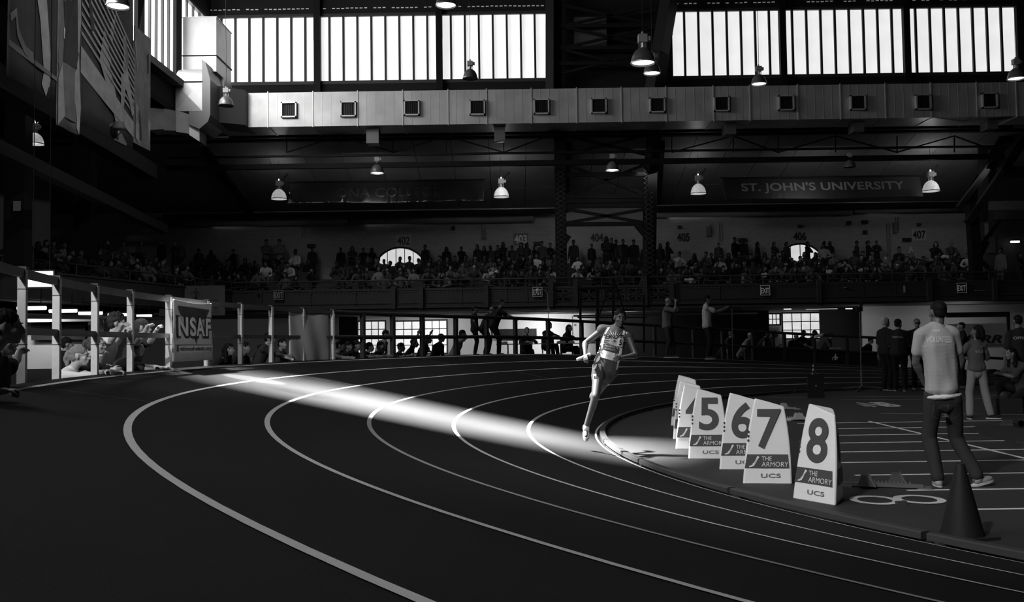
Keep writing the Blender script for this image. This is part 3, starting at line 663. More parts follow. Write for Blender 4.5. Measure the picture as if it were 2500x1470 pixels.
# far corner: raking truss, booth
rt = empty('corner_truss', (0, 38.6, 0), label='dark raking corner truss at the far end of the hall beyond the sloped ceiling', cat='truss')
def tb2(p, q_, w, Y): MB().bar(W(p[0], p[1], Y)-Vector((0, 38.6, 0)), W(q_[0], q_[1], Y)-Vector((0, 38.6, 0)), w).build('truss_member', M_TR, rt)
tb2((2385, 700), (2372, 500), .4, 39.4); tb2((2362, 545), (2510, 330), .28, 39.2); tb2((2340, 508), (2470, 335), .2, 38.8); tb2((2395, 600), (2440, 540), .14, 39.5); tb2((2385, 640), (2412, 590), .14, 39.5); tb2((2440, 420), (2560, 420), .4, 39.2); tb2((2400, 340), (2400, 540), .3, 40.2)
booth = tag(panel('control_booth', 2405, 512, 2600, 700, 43.8, M('booth_wall', .055, .8), 1.0), 'dark grey booth wall at the far end of the balcony', 'booth')
for (a, b, c, d, nm, mt_) in ((2428, 513, 2600, 535, 'booth_fascia', M('booth_trim', .10)), (2406, 545, 2413, 574, 'booth_sign', M('booth_sign_paint', .22)), (2409, 578, 2430, 618, 'booth_window', M('booth_glass', .09, .2))):
    o = panel(nm, a, b, c, d, 43.7, mt_, .08); o.parent = booth
fluo(2466, 2490, 588, 43.4, 'small bright light glowing in front of the dark booth wall', emit=M_FLUO)
# raking beams of the end roof below the banners
for (p, q_, w, lab) in (((-40, 176), (366, 420), .5, 'broad dark eaves beam under the hanging banners'), ((-40, 345), (400, 560), .28, 'dark raking beam lower down, meeting the brick wall at the near corner')):
    a, b = W(p[0], p[1], 18.5), W(q_[0], q_[1], 33); tag(MB().bar(a, b, w, w).build('eaves_beam', M_TR), lab, 'beam')
tag(MB().b2((W(206, 500, 33).x-.3, 32.8, 3.6), (W(206, 500, 33).x+.3, 33.3, 10)).build('steel_column', M_DARKSTEEL), 'dark steel column in the end stands, beyond the glass lamp', 'column')
tag(MB().b2((W(48, 500, 24).x-.3, 23.8, 3.6), (W(48, 500, 24).x+.22, 24.2, 9)).build('steel_column', M_DARKSTEEL), 'dark steel column nearest the glass lamp in the end stands', 'column')
tag(panel('column_notice', 32, 491, 50, 515, 23.7, M('pale_notice', .12), .02), 'small pale notice fixed to the steel column in the end stands', 'sign')
# back of the side stands (brick)
st(MB().bar(SA-sd_*30+sn*8.6+Vector((0, 0, 6)), SB+sn*8.6+Vector((0, 0, 6)), .2, 9).build('wall_side_brick', M('end_stand_wall', .10, .85)))
# ================================================================== LAMPS
def lamp(px, py, wpx, Y, kind, label, cable_to=None):
    """py: bottom rim"""
    p = W(px, py, Y); R = wpx/2*Y/F_PX; r = empty('pendant_lamp', p, label=label, cat='lamp', group='bell shaped hall lamps')
    glass = kind == 'glass'
    prof = [(R*1.0, .0), (R*1.0, R*.06), (R*.97, R*.10), (R*.93, R*.38), (R*.80, R*.75), (R*.60, R*1.03), (R*.36, R*1.22), (R*.20, R*1.28)]
    inner = [(a*.94, b+ (-.004 if b else 0)) for a, b in prof[::-1]]
    MB().lathe(prof+inner, n=28, cap=False).build('shade', M_GLASSLAMP if glass else M_SHADE, r, smooth=True)
    MB().lathe([(R*1.0, -R*.03), (R*1.03, 0), (R*1.03, R*.07), (R*.97, R*.07)], n=28, cap=False).build('rim', M('lamp_rim', .6 if glass else .3, .3, metal=.5) if kind != 'off' else M_SHADE, r)
    MB().lathe([(R*.9, R*.12 if not glass else R*.3), (R*.9, R*.16 if not glass else R*.34)], n=24).build('lens', M_LAMPLENS if kind == 'on' else (M('glass_lamp_core', .9, .3, emis=.95) if glass else M('unlit_lens', .25, .4)), r)
    MB().tube((0, 0, R*1.25), (0, 0, R*1.72), R*.17).build('socket', M('lamp_socket_metal', .35, .4, metal=.5), r)
    hb = MB()
    for s_ in (-1, 1): hb.b2((s_*R*.28-.01, -.01, R*1.2), (s_*R*.28+.01, .01, R*1.75))
    hb.b2((-R*.28, -.01, R*1.70), (R*.28, .01, R*1.75))
    hb.build('bracket', M_SHADE, r)
    MB().b2((-R*.36, -R*.3, R*1.72), (R*.36, R*.3, R*2.35)).b2((R*.36, -R*.2, R*1.85), (R*.62, R*.2, R*2.2)).tube((0, 0, R*2.35), (0, 0, R*2.6), R*.1).build('ballast_box', M('ballast_paint', .30 if kind == 'bright' or wpx > 50 else .05, .5), r)
    top = cable_to if cable_to is not None else ROOF_Z-p.z-.05
    if top > R*2.6: 
        pts = [(0, 0, R*2.6)]; n = 5
        for i in range(1, n+1): t = i/n; pts.append((.03*math.sin(i*2.3)*(1-t), 0, R*2.6+(top-R*2.6)*t))
        MB().path(pts, .008, 5).build('cable', M_BLACK, r)
    return r, p, R
def onto_slope(px, py, Y): return slope_z(Y)-W(px, py, Y).z
LAMPS = [(288, 17, 57, 15.0, 'on', 'near lamp cut by the top edge, hanging before the end windows', None), (552, 258, 37, 33.5, 'off', 'dull unlit lamp hanging in front of the first duct vent', None),
 (85, 352, 43, 25.5, 'glass', 'glass lamp glowing in the end stands beside the dark column', None), (681, 486, 38, 40.5, 'glass', 'glass lamp just before the wrinkled shiny banner', None),
 (921, 423, 34, 37.55, 'on', 'small lit lamp above the wrinkled shiny banner', 'beam'), (1089, 14, 52, 24.0, 'on', 'bright lamp cut by the top edge above the second window gap', None),
 (1148, 192, 37, 31.5, 'off', 'black unlit lamp silhouetted against the frosted windows above the duct', None), (1224, 481, 38, 40.5, 'glass', 'glass lamp just beyond the wrinkled shiny banner', None),
 (1495, 416, 34, 37.55, 'on', 'lit lamp hanging in the middle of the truss bay', 'beam'), (1570, 155, 61, 19.5, 'on', 'largest lit lamp, high up before the truss', None),
 (1592, 180, 43, 27.5, 'on', 'lamp partly hidden behind the largest lit lamp', None), (1705, 473, 38, 40.5, 'glass', 'glass lamp between the truss and the university banner', None),
 (1853, 206, 38, 31.0, 'on', 'lit lamp with a looped cable in front of the windows past the truss', None), (2273, 467, 41, 40.0, 'glass', 'glass lamp at the far end of the university banner', None),
 (2481, 193, 42, 29.0, 'on', 'lamp at the far edge of the last window bank', None), (2075, 408, 28, 37.55, 'off', 'faint unlit lamp above the university banner', 'beam')]
for px, py, w, Y, kind, lab, ct in LAMPS:
    if ct is None and kind == 'glass' and px > 100: ct = onto_slope(px, py, Y)-.02
    if px == 85: ct = 10.1-W(px, py, Y).z
    if ct == 'beam': ct = W(px, 399+(1250-px)*ROLL, Y).z+.0-W(px, py, Y).z
    r, p, R = lamp(px, py, w, Y, kind, lab, ct)
    if kind == 'glass' or px in (921, 1495):
        l = bpy.data.lights.new('lamp_bulb', 'POINT'); l.energy = 14 if kind == 'glass' else 8; l.shadow_soft_size = .08
        if px == 2273: l.energy = 40
        o = bpy.data.objects.new('lamp_bulb', l); COL.objects.link(o); o.parent = r; o.location = (0, -.02, R*1.9+.18 if kind == 'glass' else -.08)
        if kind == 'glass': 
            arm = MB().tube((R*.3, 0, R*2.4), (R*1.1, .1, max(R*2.5, min(ct, R*3.3))), .02).build('stay_arm', M_DARKSTEEL, r)
# ================================================================== BANNERS
def sheet(name, fn, nu, nv, mat, parent=None, thick=.01, nrm=(0, 1, 0)):
    nrm = Vector(nrm); vs = [Vector(fn(i/nu, j/nv)) for j in range(nv+1) for i in range(nu+1)]; k = len(vs); vs += [v+nrm*thick for v in vs]; fs = []
    for j in range(nv):
        for i in range(nu):
            a = j*(nu+1)+i; fs += [(a, a+1, a+nu+2, a+nu+1), (k+a+nu+1, k+a+nu+2, k+a+1, k+a)]
    for i in range(nu): fs += [(i, k+i, k+i+1, i+1), (nv*(nu+1)+i+1, k+nv*(nu+1)+i+1, k+nv*(nu+1)+i, nv*(nu+1)+i)]
    for j in range(nv): a = j*(nu+1); fs += [(a+nu+1, k+a+nu+1, k+a, a), (a+nu, k+a+nu, k+a+2*nu+1, a+2*nu+1)]
    return MB().add(vs, fs).build(name, mat, parent, smooth=True)
# two banners on the sloped ceiling
def ceiling_banner(px0, px1, pt, pb, text, label, wrk, mat, tmat, th, tx):
    Y = 41.0; a, b = W(px0, pb, Y), W(px1, pt, Y); z0, z1 = W((px0+px1)/2, pb, Y).z, W((px0+px1)/2, pt, Y).z
    r = empty('ceiling_banner', ((a.x+b.x)/2, Y, z0), label=label, cat='banner', group='long banners under the sloped ceiling'); w = b.x-a.x; h = z1-z0
    rnd = random.Random(3)
    ph = [(rnd.uniform(0, w), rnd.uniform(.08, .22), rnd.uniform(.3, 1), rnd.uniform(-.3, .3)) for _ in range(34)]
    def fn(u, v):
        x = -w/2+w*u; d = 0
        for (c, s_, am, sl) in ph: d += am*math.exp(-((x+w/2-c-sl*(v-.5))/s_)**2)
        return (x, -wrk*d*(1.15-v)+.35*(v-.5), h*v+.02*math.sin(u*9))
    bo = sheet('cloth', fn, 220, 14, mat, r)
    bo.data.update()
    rail_ = MB().b2((-w/2-.1, .15, h), (w/2+.1, .2, h+.05)).build('top_rail', M_DARKSTEEL, r)
    me = text_mesh(text, th, .02, 1.02); xs = [v.co.x for v in me.vertices]; k = tx[1]/(max(xs)-min(xs))
    bm = bmesh.new(); bm.from_mesh(me); bmesh.ops.triangulate(bm, faces=bm.faces[:]); bmesh.ops.subdivide_edges(bm, edges=[e for e in bm.edges if e.calc_length() > .08], cuts=2); bm.to_mesh(me); bm.free()
    for v in me.vertices:
        x = v.co.x*k+tx[0]; z = v.co.z+h*.5+tx[2]; q_ = fn(x/w+.5, z/h); v.co = Vector((x, q_[1]-.012+v.co.y, z))
    obj('lettering', me, tmat, r); return r
ceiling_banner(704, 1181, 441, 497, 'IONA COLLEGE', 'long dark wrinkled shiny banner reading iona college', .05, M('shiny_vinyl', .012, .18, spec=.8), M('vinyl_letters_dark', .014, .3, spec=.5), .44, (0.0, 4.7, -.02))
ceiling_banner(1768, 2250, 431, 487, "ST. JOHN'S UNIVERSITY", 'long dark flat banner reading st johns university', .008, M('matt_vinyl', .014, .45, spec=.4), M('vinyl_letters_pale', .15, .5), .50, (0.0, 7.1, .03))
# four tall photo banners hanging along the end side
XBN = -10.0
M_PH0, M_PH1, M_PH2, M_PH3 = M('photo_print_dark', .05, .6, var=.25, scale=2), M('photo_print_mid', .20, .6, var=.2, scale=3), M('photo_print_light', .40, .6, var=.2, scale=3), M('photo_print_grey', .20, .6, var=.25, scale=2)
def stroke(pts, w):
    """2D polyline to polygon strip"""
    L_, R_ = [], []
    for i, (p, ww) in enumerate(zip(pts, w)):
        a = pts[max(0, i-1)]; b = pts[min(len(pts)-1, i+1)]; d = Vector((b[0]-a[0], b[1]-a[1])).normalized(); n_ = Vector((-d.y, d.x))
        L_.append((p[0]+n_.x*ww, p[1]+n_.y*ww)); R_.append((p[0]-n_.x*ww, p[1]-n_.y*ww))
    return L_, R_
def photo_banner(y0, y1, zb, zt_, label, base, shapes, writing=None):
    r = empty('photo_banner', (XBN, (y0+y1)/2, zb), label=label, cat='banner', group='tall athlete photo banners along the end stands'); w = y1-y0; h = zt_-zb
    def fn(u, v): return (.05*math.sin(u*7+v*2)*(.4+v*.2), -w/2+w*u, h*v)
    sheet('cloth', fn, 16, 10, base, r, nrm=(-1, 0, 0))
    mb = {}
    for i, (mat, pts, ws) in enumerate(shapes):
        m = mb.setdefault(mat.name, MB())
        if ws and (zb > 6.7): ws = [k_*1.5 for k_ in ws]
        L_, R_ = stroke(pts, ws) if ws else (pts, None)
        def P3(q_, o_=.02): u = min(1, max(0, q_[0])); v = min(1.0, max(0, q_[1])); b = fn(u, v); return (b[0]+o_+.0015*i, b[1], b[2])
        if ws:
            n_ = len(L_); asp = 1
            m.add([P3(q_) for q_ in L_]+[P3(q_) for q_ in R_], [(j, j+1, n_+j+1, n_+j) for j in range(n_-1)])
        else: m.add([P3(q_) for q_ in pts], [tuple(range(len(pts)))])
    for k_, m in mb.items(): m.build('printed_picture', MC[k_], r)
    return r
def disc(cx, cy, rx, ry, n=14): return [(cx+rx*math.cos(2*PI*i/n), cy+ry*math.sin(2*PI*i/n)) for i in range(n)]
def yd(px): return -XBN*F_PX/(1250-px)
b1 = [(M_PH1, [(0, .17), (1, .12), (1, .1), (0, .14)], None), (M_PH2, [(.45, 1), (.5, .93)], (.09, .07)), (M_PH2, [(.62, .82), (.40, .70), (.45, .62)], (.05, .13, .07)), (M_PH2, [(.52, .72), (.66, .5), (.72, .38), (.78, .2), (.8, .05)], (.10, .06, .05, .05, .03)), (M_PH2, [(.72, .1), (.82, .03)], (.04, .05)), (M_PH1, [(.62, .68), (.6, .5)], (.03, .02)),
      (M_PH1, [(.02, .27), (.12, .31), (.16, .22), (.32, .16), (.5, .16)], (.012, .015, .015, .015, .01))]
photo_banner(yd(10), yd(131), 6.95, 11.4, 'dark photo banner showing a runner from the waist down, nearest the near edge', M_PH0, b1)
b2 = [(M_PH1, [(.15, .55), (.5, .35), (.5, .05)], (.3, .4, .35)), (M_PH2, [(.2, .95), (.15, .7)], (.12, .1)), (M_PH2, [(.5, 1), (.5, .82)], (.16, .14)), (M_PH2, [(.85, .8), (.9, .55), (.85, .4)], (.09, .1, .08)), (M_PH0, [(.3, .8), (.55, .6), (.55, .3)], (.16, .30, .34)), (M_WHITEPLASTIC, [(.22, .46), (.6, .42), (.6, .37), (.22, .41)], None), (M_PH0, [(.26, .445), (.55, .415), (.55, .385), (.26, .415)], None), (M_WHITEPLASTIC, [(.15, .62), (.3, .6), (.3, .58), (.15, .6)], None), (M_PH2, [(.05, .25), (.15, .0)], (.1, .15)), (M_PH2, [(.8, .3), (.95, .1), (.9, 0)], (.12, .1, .06)), (M_PH1, [(.2, .68), (.75, .58)], (.015, .015))]
photo_banner(yd(133), yd(188), 6.45, 11.4, 'photo banner showing close up athlete torsos, second from the near edge', M_PH3, b2)
b3 = [(M_PH2, [(0, .40), (1, .16), (1, .07), (0, .26)], None)]
for i in range(11): b3.append((M_PH2, [(0, .46+i*.05), (1, .20+i*.035), (1, .215+i*.035), (0, .48+i*.05)], None))
b3 += [(M_PH0, [(.02, 1), (.2, .52)], (.02, .03)), (M_PH0, [(.55, .85), (.55, .66)], (.09, .08)), (M_PH3, disc(.42, .92, .035, .05), None), (M_PH2, [(.46, .84), (.62, .74), (.55, .55)], (.03, .025, .02)), (M_PH2, [(.5, .5), (.4, .42), (.6, .24), (.72, .06)], (.08, .06, .035, .02)), (M_PH0, [(.48, .82), (.5, .66)], (.05, .06)), (M_PH3, [(.78, .62), (.83, .5), (.8, .42)], (.02, .03, .03)), (M_PH2, [(.8, .42), (.9, .3), (.97, .2)], (.035, .02, .015)), (M_PH2, [(.78, .4), (.76, .15)], (.03, .015)), (M_PH3, [(.6, -.0), (.75, .03), (.85, .0)], (.0, .02, .01))]
photo_banner(yd(189), yd(320), 6.75, 11.3, 'wide photo banner showing two athletes racing past a slatted wall, third from the near edge', M_PH0, b3)
b4 = [(M_PH3, [(0, 1), (1, 1), (1, .0), (0, .0)], None), (M_PH1, [(.2, .85), (.3, .5), (.4, .3)], (.2, .25, .2)), (M_PH0, [(.65, .8), (.7, .6)], (.14, .12)), (M_PH1, [(.6, .62), (.65, .4)], (.2, .22)), (M_PH2, [(.25, .32), (.2, .03)], (.1, .07)), (M_PH2, [(.85, .3), (.75, .0)], (.12, .1)), (M_PH0, [(.5, .3), (.5, .05)], (.12, .12)), (M_PH2, [(.1, .95), (.3, .75), (.4, .62)], (.1, .12, .06))]
photo_banner(yd(321), yd(362), 6.95, 10.1, 'pale photo banner showing two athletes standing close, last before the branch duct', M_PH3, b4)
# dim lamp head peeping below the third banner
tag(MB().lathe([(.17, 0), (.18, .03), (.12, .18), (.06, .2)], n=24).bar((-.05, 0, .15), (-.6, 0, .0), .07).build('wall_floodlight', M('flood_metal', .22, .4, metal=.4), loc=W(292, 316, 23.5)), 'small metal floodlight peeping out below the wide racing banner', 'lamp')
# ---- sponsor banner on the end of the side stands
def NYR(px0, py0, px1, py1, Y, label, mat, prow, big_dark=M_LOGOBLACK):
    pc = (px0+px1)/2; a, b = W(px0, py1, Y), W(px1, py0, Y); z0, z1 = W(pc, py1, Y).z, W(pc, py0, Y).z; w, h = b.x-a.x, z1-z0
    r = empty('sponsor_board', ((a.x+b.x)/2, Y, z0), label=label, cat='banner')
    MB().b2((-w/2, 0, 0), (w/2, .04, h)).build('board', mat, r)
    text_obj('lettering', 'NYRR', h*.34, big_dark, (0, -.006, h*.36), r, w*.82, bold=.04, shear=.3)
    text_obj('lettering', 'NEW YORK ROAD RUNNERS', h*.075, big_dark, (0, -.006, h*.11), r, w*.86, bold=.01)
    m = MB(); c = (w*.06, h*.52)
    def S(pts, ws):
        L_, R_ = stroke([(c[0]+x*h, c[1]+y*h) for x, y in pts], [k*h for k in ws]); n_ = len(L_)
        m.add([(x, -.005, z) for x, z in L_]+[(x, -.005, z) for x, z in R_], [(j, j+1, n_+j+1, n_+j) for j in range(n_-1)])
    S([(0, .08), (.0, .30)], (.035, .06)); m.add([(c[0]+x*h, -.005, c[1]+y*h) for x, y in disc(.0, .36, .035, .045)], [tuple(range(14))])
    S([(-.05, .28), (-.14, .24), (-.17, .17)], (.018, .018, .012)); S([(.05, .27), (.11, .22), (.13, .13)], (.02, .018, .012)); S([(-.01, .1), (-.04, -.02)], (.03, .02)); S([(.02, .1), (.04, .0)], (.03, .02))
    m.build('runner_figure', big_dark, r); return r
NYR(389, 698, 549, 771, 35.5, 'wide pale sponsor board with a black running figure, hung at the corner of the stands', M('sponsor_board_paint', .085, .6), 0)
bb = NYR(2318, 790, 2458, 850, 33.4, 'white framed sponsor board with black letters on the far block wall behind the officials', M('board_white', .32, .6), 0)
pa, pb_ = W(2318, 850, 33.3), W(2458, 772, 33.3); w = pb_.x-pa.x; hh = W(2388, 772, 33.3).z-W(2388, 860, 33.3).z; MB().b2((-w/2-.06, -.03, hh*.86), (w/2+.1, .05, hh*1.0)).b2((w/2+.02, -.03, -.2), (w/2+.1, .05, hh)).build('board_frame', M_BLACK, bb)
# ---- number signs over the upper stands
for tx, px, py, bg, fgv, on in (('402', 985, 588, 1, .05, 'just above the five pane arched window'), ('403', 1271, 584, 2, .34, 'over the dense standing group before the truss'), ('404', 1457, 580, 0, .04, 'between the two truss legs'), ('405', 1668, 579, 0, .03, 'just past the truss'), ('406', 1952, 577, 0, .03, 'over the four pane arched window'), ('407', 2244, 573, 1, .03, 'above the people in the lamp light')):
    p = W(px, py, YBW-.03); r = empty('section_number', p, label='black section number on the brick wall, %s' % on, cat='sign')
    if tx == '403': r['label'] = 'pale section number plate on the brick wall, %s' % on
    if bg: MB().b2((-.36, .0, -.30), (.36, .02, .30)).build('plate', M('number_plate_%d' % bg, .42 if bg == 1 else .16, .6), r)
    text_obj('lettering', tx, .40, M('numeral_paint_%s' % tx, fgv if tx != '403' else .75, .6), (0, -.006, 0), r, .62, bold=.025)
# small boxes, speakers and notices on the brick wall
for px, py, w, h, lab, v in ((1107, 557, 7, 9, 'small black speaker on the brick wall left of the first downpipe', .01), (2073, 544, 9, 9, 'small black speaker on the brick wall past the four pane arched window', .01), (2112, 542, 14, 8, 'black cable box near the top of the brick wall over the far stands', .01), (2112, 567, 9, 9, 'black switch box with a pale face under the cable box', .012), (1659, 554, 9, 6, 'tiny dark notice above the section number past the truss', .05), (1952, 552, 9, 6, 'tiny dark notice above the number over the arched window', .05), (2244, 548, 9, 6, 'tiny dark notice above the number in the lamp light', .05), (760, 600, 20, 8, 'small dark notice by the standing man beside the gap in the stands', .02), (2214, 585, 20, 8, 'small dark strip notice near the number in the lamp light', .02), (1312, 594, 18, 8, 'small dark notice on the brick wall beside the truss', .03), (2186, 556, 10, 26, 'grey junction box with conduits before the number in the lamp light', .14), (1730, 565, 10, 24, 'grey junction box with conduits past the truss', .14), (1182, 573, 10, 20, 'grey junction box with conduits behind the dense standing group', .14), (1812, 586, 20, 8, 'small dark notice behind the two tall standing men', .02)):
    p = W(px, py, YBW-.1); k = YBW/F_PX
    o = tag(MB().box((0, 0, 0), (w*k, .12, h*k)).box((0, -.065, 0), (w*k*.6, .02, h*k*.45)).build('wall_box', M('wall_box_%.3f' % v, v, .6), loc=p), lab, 'wall fitting')
for px, py0, py1, lab in ((738, 548, 580, 'thin conduit on the brick wall beside the gap in the stands'), (1177, 548, 585, 'thin downpipe on the brick wall behind the dense standing group'), (1733, 548, 575, 'thin twin conduit on the brick wall past the truss'), (2166, 545, 640, 'thin tall downpipe on the brick wall between two far sections'), (1755, 545, 590, 'pale bent conduit on the brick wall past the truss'), (2187, 530, 565, 'thin twin conduit on the brick wall before the number in the lamp light')):
    a, b = W(px, py0, YBW-.06), W(px, py1, YBW-.06); b.x = a.x; tag(MB().tube(a, b, .03).tube(a+Vector((.12, 0, 0)), b+Vector((.12, 0, 0)), .02).build('wall_conduit', M('conduit_paint', .24)), lab, 'pipe')
# exit signs
for px, py, v, lab in ((680, 720, .10, 'dim exit sign on the balcony girder behind the near fence'), (1312, 713, .22, 'exit sign on the balcony girder partly covered by a round lamp'), (1868, 709, .25, 'exit sign on the girder above the short fluorescent light'), (2348, 703, .22, 'exit sign on the girder above the volunteer in the grey shirt')):
    p = W(px, py, YF-.12); r = empty('exit_sign', p, label=lab, cat='sign'); MB().b2((-.2, 0, -.2), (.2, .08, .2)).build('housing', M('exit_sign_black', .01, .5), r)
    fm_ = M('exit_letter_%d' % int(v*100), v, .6, emis=v*.35); MB().b2((-.2, -.01, .185), (.2, 0, .2)).b2((-.2, -.01, -.2), (.2, 0, -.185)).b2((-.2, -.01, -.2), (-.185, 0, .2)).b2((.185, -.01, -.2), (.2, 0, .2)).build('border', fm_, r)
    text_obj('lettering', 'EXIT', .23, fm_, (0, -.008, -.01), r, .33, bold=.01)
p = W(1313, 709, 37.5); r = empty('goose_neck_lamp', p, label='round white lamp head on a bent pole in front of an exit sign', cat='lamp')
MB().lathe([(.01, -.09), (.07, -.05), (.085, 0), (.06, .06), (.01, .08)], n=14).build('lamp_head', M('pale_globe', .45, .4), r, smooth=True)
MB().path([(.05, 0, .0), (.25, 0, .02), (.38, 0, -.1), (.4, 0, -.75), (.4, 0, -p.z)], .015).box((.42, 0, -.8), (.07, .07, .2)).build('pole', M('pole_grey', .15), r)
for px, py, v, w, h, lab in ((2064, 703, .12, 10, 10, 'round pale light fitting on the girder over the wheeled stand'), (2208, 706, .3, 4, 16, 'narrow white strip stuck to the girder'), (2393, 709, .12, 26, 2, 'thin pale stick fixed to the girder past the last exit sign'), (630, 718, .05, 9, 9, 'faint round fitting on the girder before the first exit sign')):
    k = YF/F_PX; tag(MB().lathe([(w*k/2*.7, -.02), (w*k/2, 0), (w*k/2*.9, .03)], n=10).build('girder_fitting', M('fit_%d' % px, v)) if w == h else MB().box((0, 0, 0), (w*k, .03, h*k)).build('girder_fitting', M('fit_%d' % px, v)), lab, 'fitting').location = W(px, py, YF-.1)
# ================================================================== FENCE round the bend
fence = empty('track_fence', (0, 0, 0), label='steel tube fence with two rails standing on the outer edge of the banked track', cat='fence')
M_POSTL = M('post_galvanised', .62, .5, metal=.05, var=.08, scale=14); M_POSTD = M('post_padded_dark', .035, .6)
FPX = [-140, -40, 59, 143, 236, 322, 415, 508, 590, 665, 742, 815, 888, 961, 1033, 1115, 1190, 1260, 1340, 1422, 1510, 1600, 1695, 1766, 1840, 1917, 1990, 2070, 2150, 2230, 2310, 2400, 2500, 2600]
fs_ = [s_at_px(p, 6.16) for p in FPX]; fs_ = [2.2+8, 4.6] + fs_[2:] if False else fs_
FH, FM = 1.08, .485; tops = []
for i, s in enumerate(fs_):
    p = track_pt(6.18, s); dark = FPX[i] > 830; s2 = s+.05; t = (track_pt(6.18, s2)-p); t.z = 0; t.normalize(); n_ = Vector((-t.y, t.x, 0)); R = Matrix((t, n_, Vector((0, 0, 1)))).transposed()
    w = .075 if not dark else .10
    m = MB().box((0, 0, (FH-.35)/2-.0), (w, w, FH+.35), R); po = m.build('fence_post', M_POSTD if dark else M_POSTL, fence, loc=p)
    if not dark:
        cp = MB().box((0, 0, FH+.015), (w*1.15, w*1.15, .03), R).box((0, 0, FH-.19), (w*1.04, w*1.04, .008), R).box((0, 0, FM-.13), (w*1.04, w*1.04, .008), R)
        cp.build('post_cap', M('cap_dark', .06), po)
        for zz in (FH-.1, FM-.09):
            q0 = R @ Vector((w*.55, -w*.5, 0)); MB().add([R @ Vector((w*.5, -w*.52, zz+.05)), R @ Vector((-w*.5, -w*.52, zz+.05)), R @ Vector((w*.5, -w*.52, zz-.05))]+[R @ Vector((w*.5, -w*.56, zz+.05)), R @ Vector((-w*.5, -w*.56, zz+.05)), R @ Vector((w*.5, -w*.56, zz-.05))], [(0, 1, 2), (5, 4, 3), (0, 3, 4, 1), (1, 4, 5, 2), (2, 5, 3, 0)]).build('gusset', M('cap_dark', .06), po)
    tops.append((p, dark))
M_RAILL = M('rail_galvanised', .12, .5, metal=.2, var=.1, scale=6); M_RAILD = M('rail_padded_dark', .028, .6)
for i in range(len(tops)-1):
    (a, d0), (b, d1) = tops[i], tops[i+1]; dark = d1
    for zz, nm in ((FH-.035, 'top_rail'), (FM, 'middle_rail')):
        pts = []
        n_ = 3
        for j in range(n_+1): s = fs_[i]+(fs_[i+1]-fs_[i])*j/n_; pts.append(track_pt(6.18, s)+Vector((0, 0, zz)))
        m = MB()
        for u, v in zip(pts[:-1], pts[1:]):
            if dark: m.tube(u, v, .05, None, 10)
            else: m.bar(u, v, .05, .085 if zz > 1 else .07)
        m.build(nm, M_RAILD if dark else M_RAILL, fence)
# white edge board along the outside
m = MB(); N = 120; S0, S1 = -36, 8
A_ = [track_pt(6.03, S0+(S1-S0)*i/N, .01) for i in range(N+1)]; B_ = [track_pt(6.12, S0+(S1-S0)*i/N, .01) for i in range(N+1)]
# low dark boards between posts on the far straight, with marks
M_BRD = M('dark_hoarding', .018, .6)
for i in range(len(FPX)-1):
    if 1840 <= FPX[i] < 2100:
        a, b = tops[i][0], tops[i+1][0]; o = MB().bar(a+Vector((0, .06, .22)), b+Vector((0, .06, .22)), .03, .5).build('hoarding_board', M_BRD, fence)
def far_board(px, py, me_fn):
    pass
p = W(1905, 858, 35.15); o = empty('printed_mark', (p.x, p.y-.12, p.z), label='big pale letters on the dark hoarding under the people leaning on the far fence', cat='sign')
k = 35/F_PX
MB().prism([(-28*k, 3*k), (-14*k, 3*k), (-8*k, -4*k), (-22*k, -1*k)], lambda u, v: (u, 0, v), lambda u, v: (u, .02, v)).build('letter', M_FP, o)
MB().prism([(-6*k, -8*k), (4*k, 3*k), (12*k, 3*k), (12*k, -8*k)], lambda u, v: (u, 0, v), lambda u, v: (u, .02, v)).build('letter', M_FP, o)
MB().prism([(16*k, 4*k), (22*k, 4*k), (27*k, 0), (27*k, -8*k), (16*k, -8*k)], lambda u, v: (u, 0, v), lambda u, v: (u, .02, v)).build('letter', M_FP, o)
p = W(2037, 872, 34.9); fgm = MB()
def S2(pts, ws):
    L_, R_ = stroke([(x*k, y*k) for x, y in pts], [q_*k for q_ in ws]); n_ = len(L_)
    fgm.add([(x, 0, z) for x, z in L_]+[(x, 0, z) for x, z in R_], [(j, j+1, n_+j+1, n_+j) for j in range(n_-1)])
S2([(0, -7), (1, 3)], (2, 3)); S2([(-1, 2), (-6, -1), (-8, -7)], (1, .8, .6)); S2([(2, 2), (6, -1), (5, -5)], (1, .8, .6)); fgm.add([(x*k, 0, y*k) for x, y in disc(1, 6, 1.6, 2.2)], [tuple(range(14))])
tag(fgm.build('runner_mark', M_FP, loc=(p.x, p.y-.1, p.z)), 'small pale running figure printed on the far hoarding', 'sign')
# cloth banners on the fence
def fence_cloth(px0, px1, z0, z1, label, mat, lean=0.0, name='fence_banner', off=-.07, wob=.02):
    sA, sB = s_at_px(px0, 6.12), s_at_px(px1, 6.12); a, b = track_pt(6.12, sA), track_pt(6.12, sB); d = (b-a); d.z = 0; L = d.length; d.normalize(); n_ = Vector((d.y, -d.x, 0)); base = (a+b)/2; zb_ = min(a.z, b.z)
    r = empty(name, (base.x, base.y, zb_), math.atan2(d.y, d.x), label=label, cat='banner')
    def fn(u, v): return (-L/2+L*u+lean*(1-v)*(.5-u), off-wob*math.sin(u*PI)*math.sin(v*PI+.5)-wob*.5*math.sin(u*14+v*3)*(1-v*.5), z0+(z1-z0)*v-.03*math.sin(u*PI)*v)
    sheet('cloth', fn, 24, 30, mat, r); return r, L, fn
r, L, fn = fence_cloth(412, 507, .10, 1.05, 'pale fence banner reading nsaf in bubble letters', M('nsaf_cloth', .52, .7, var=.1, scale=3), -.04)
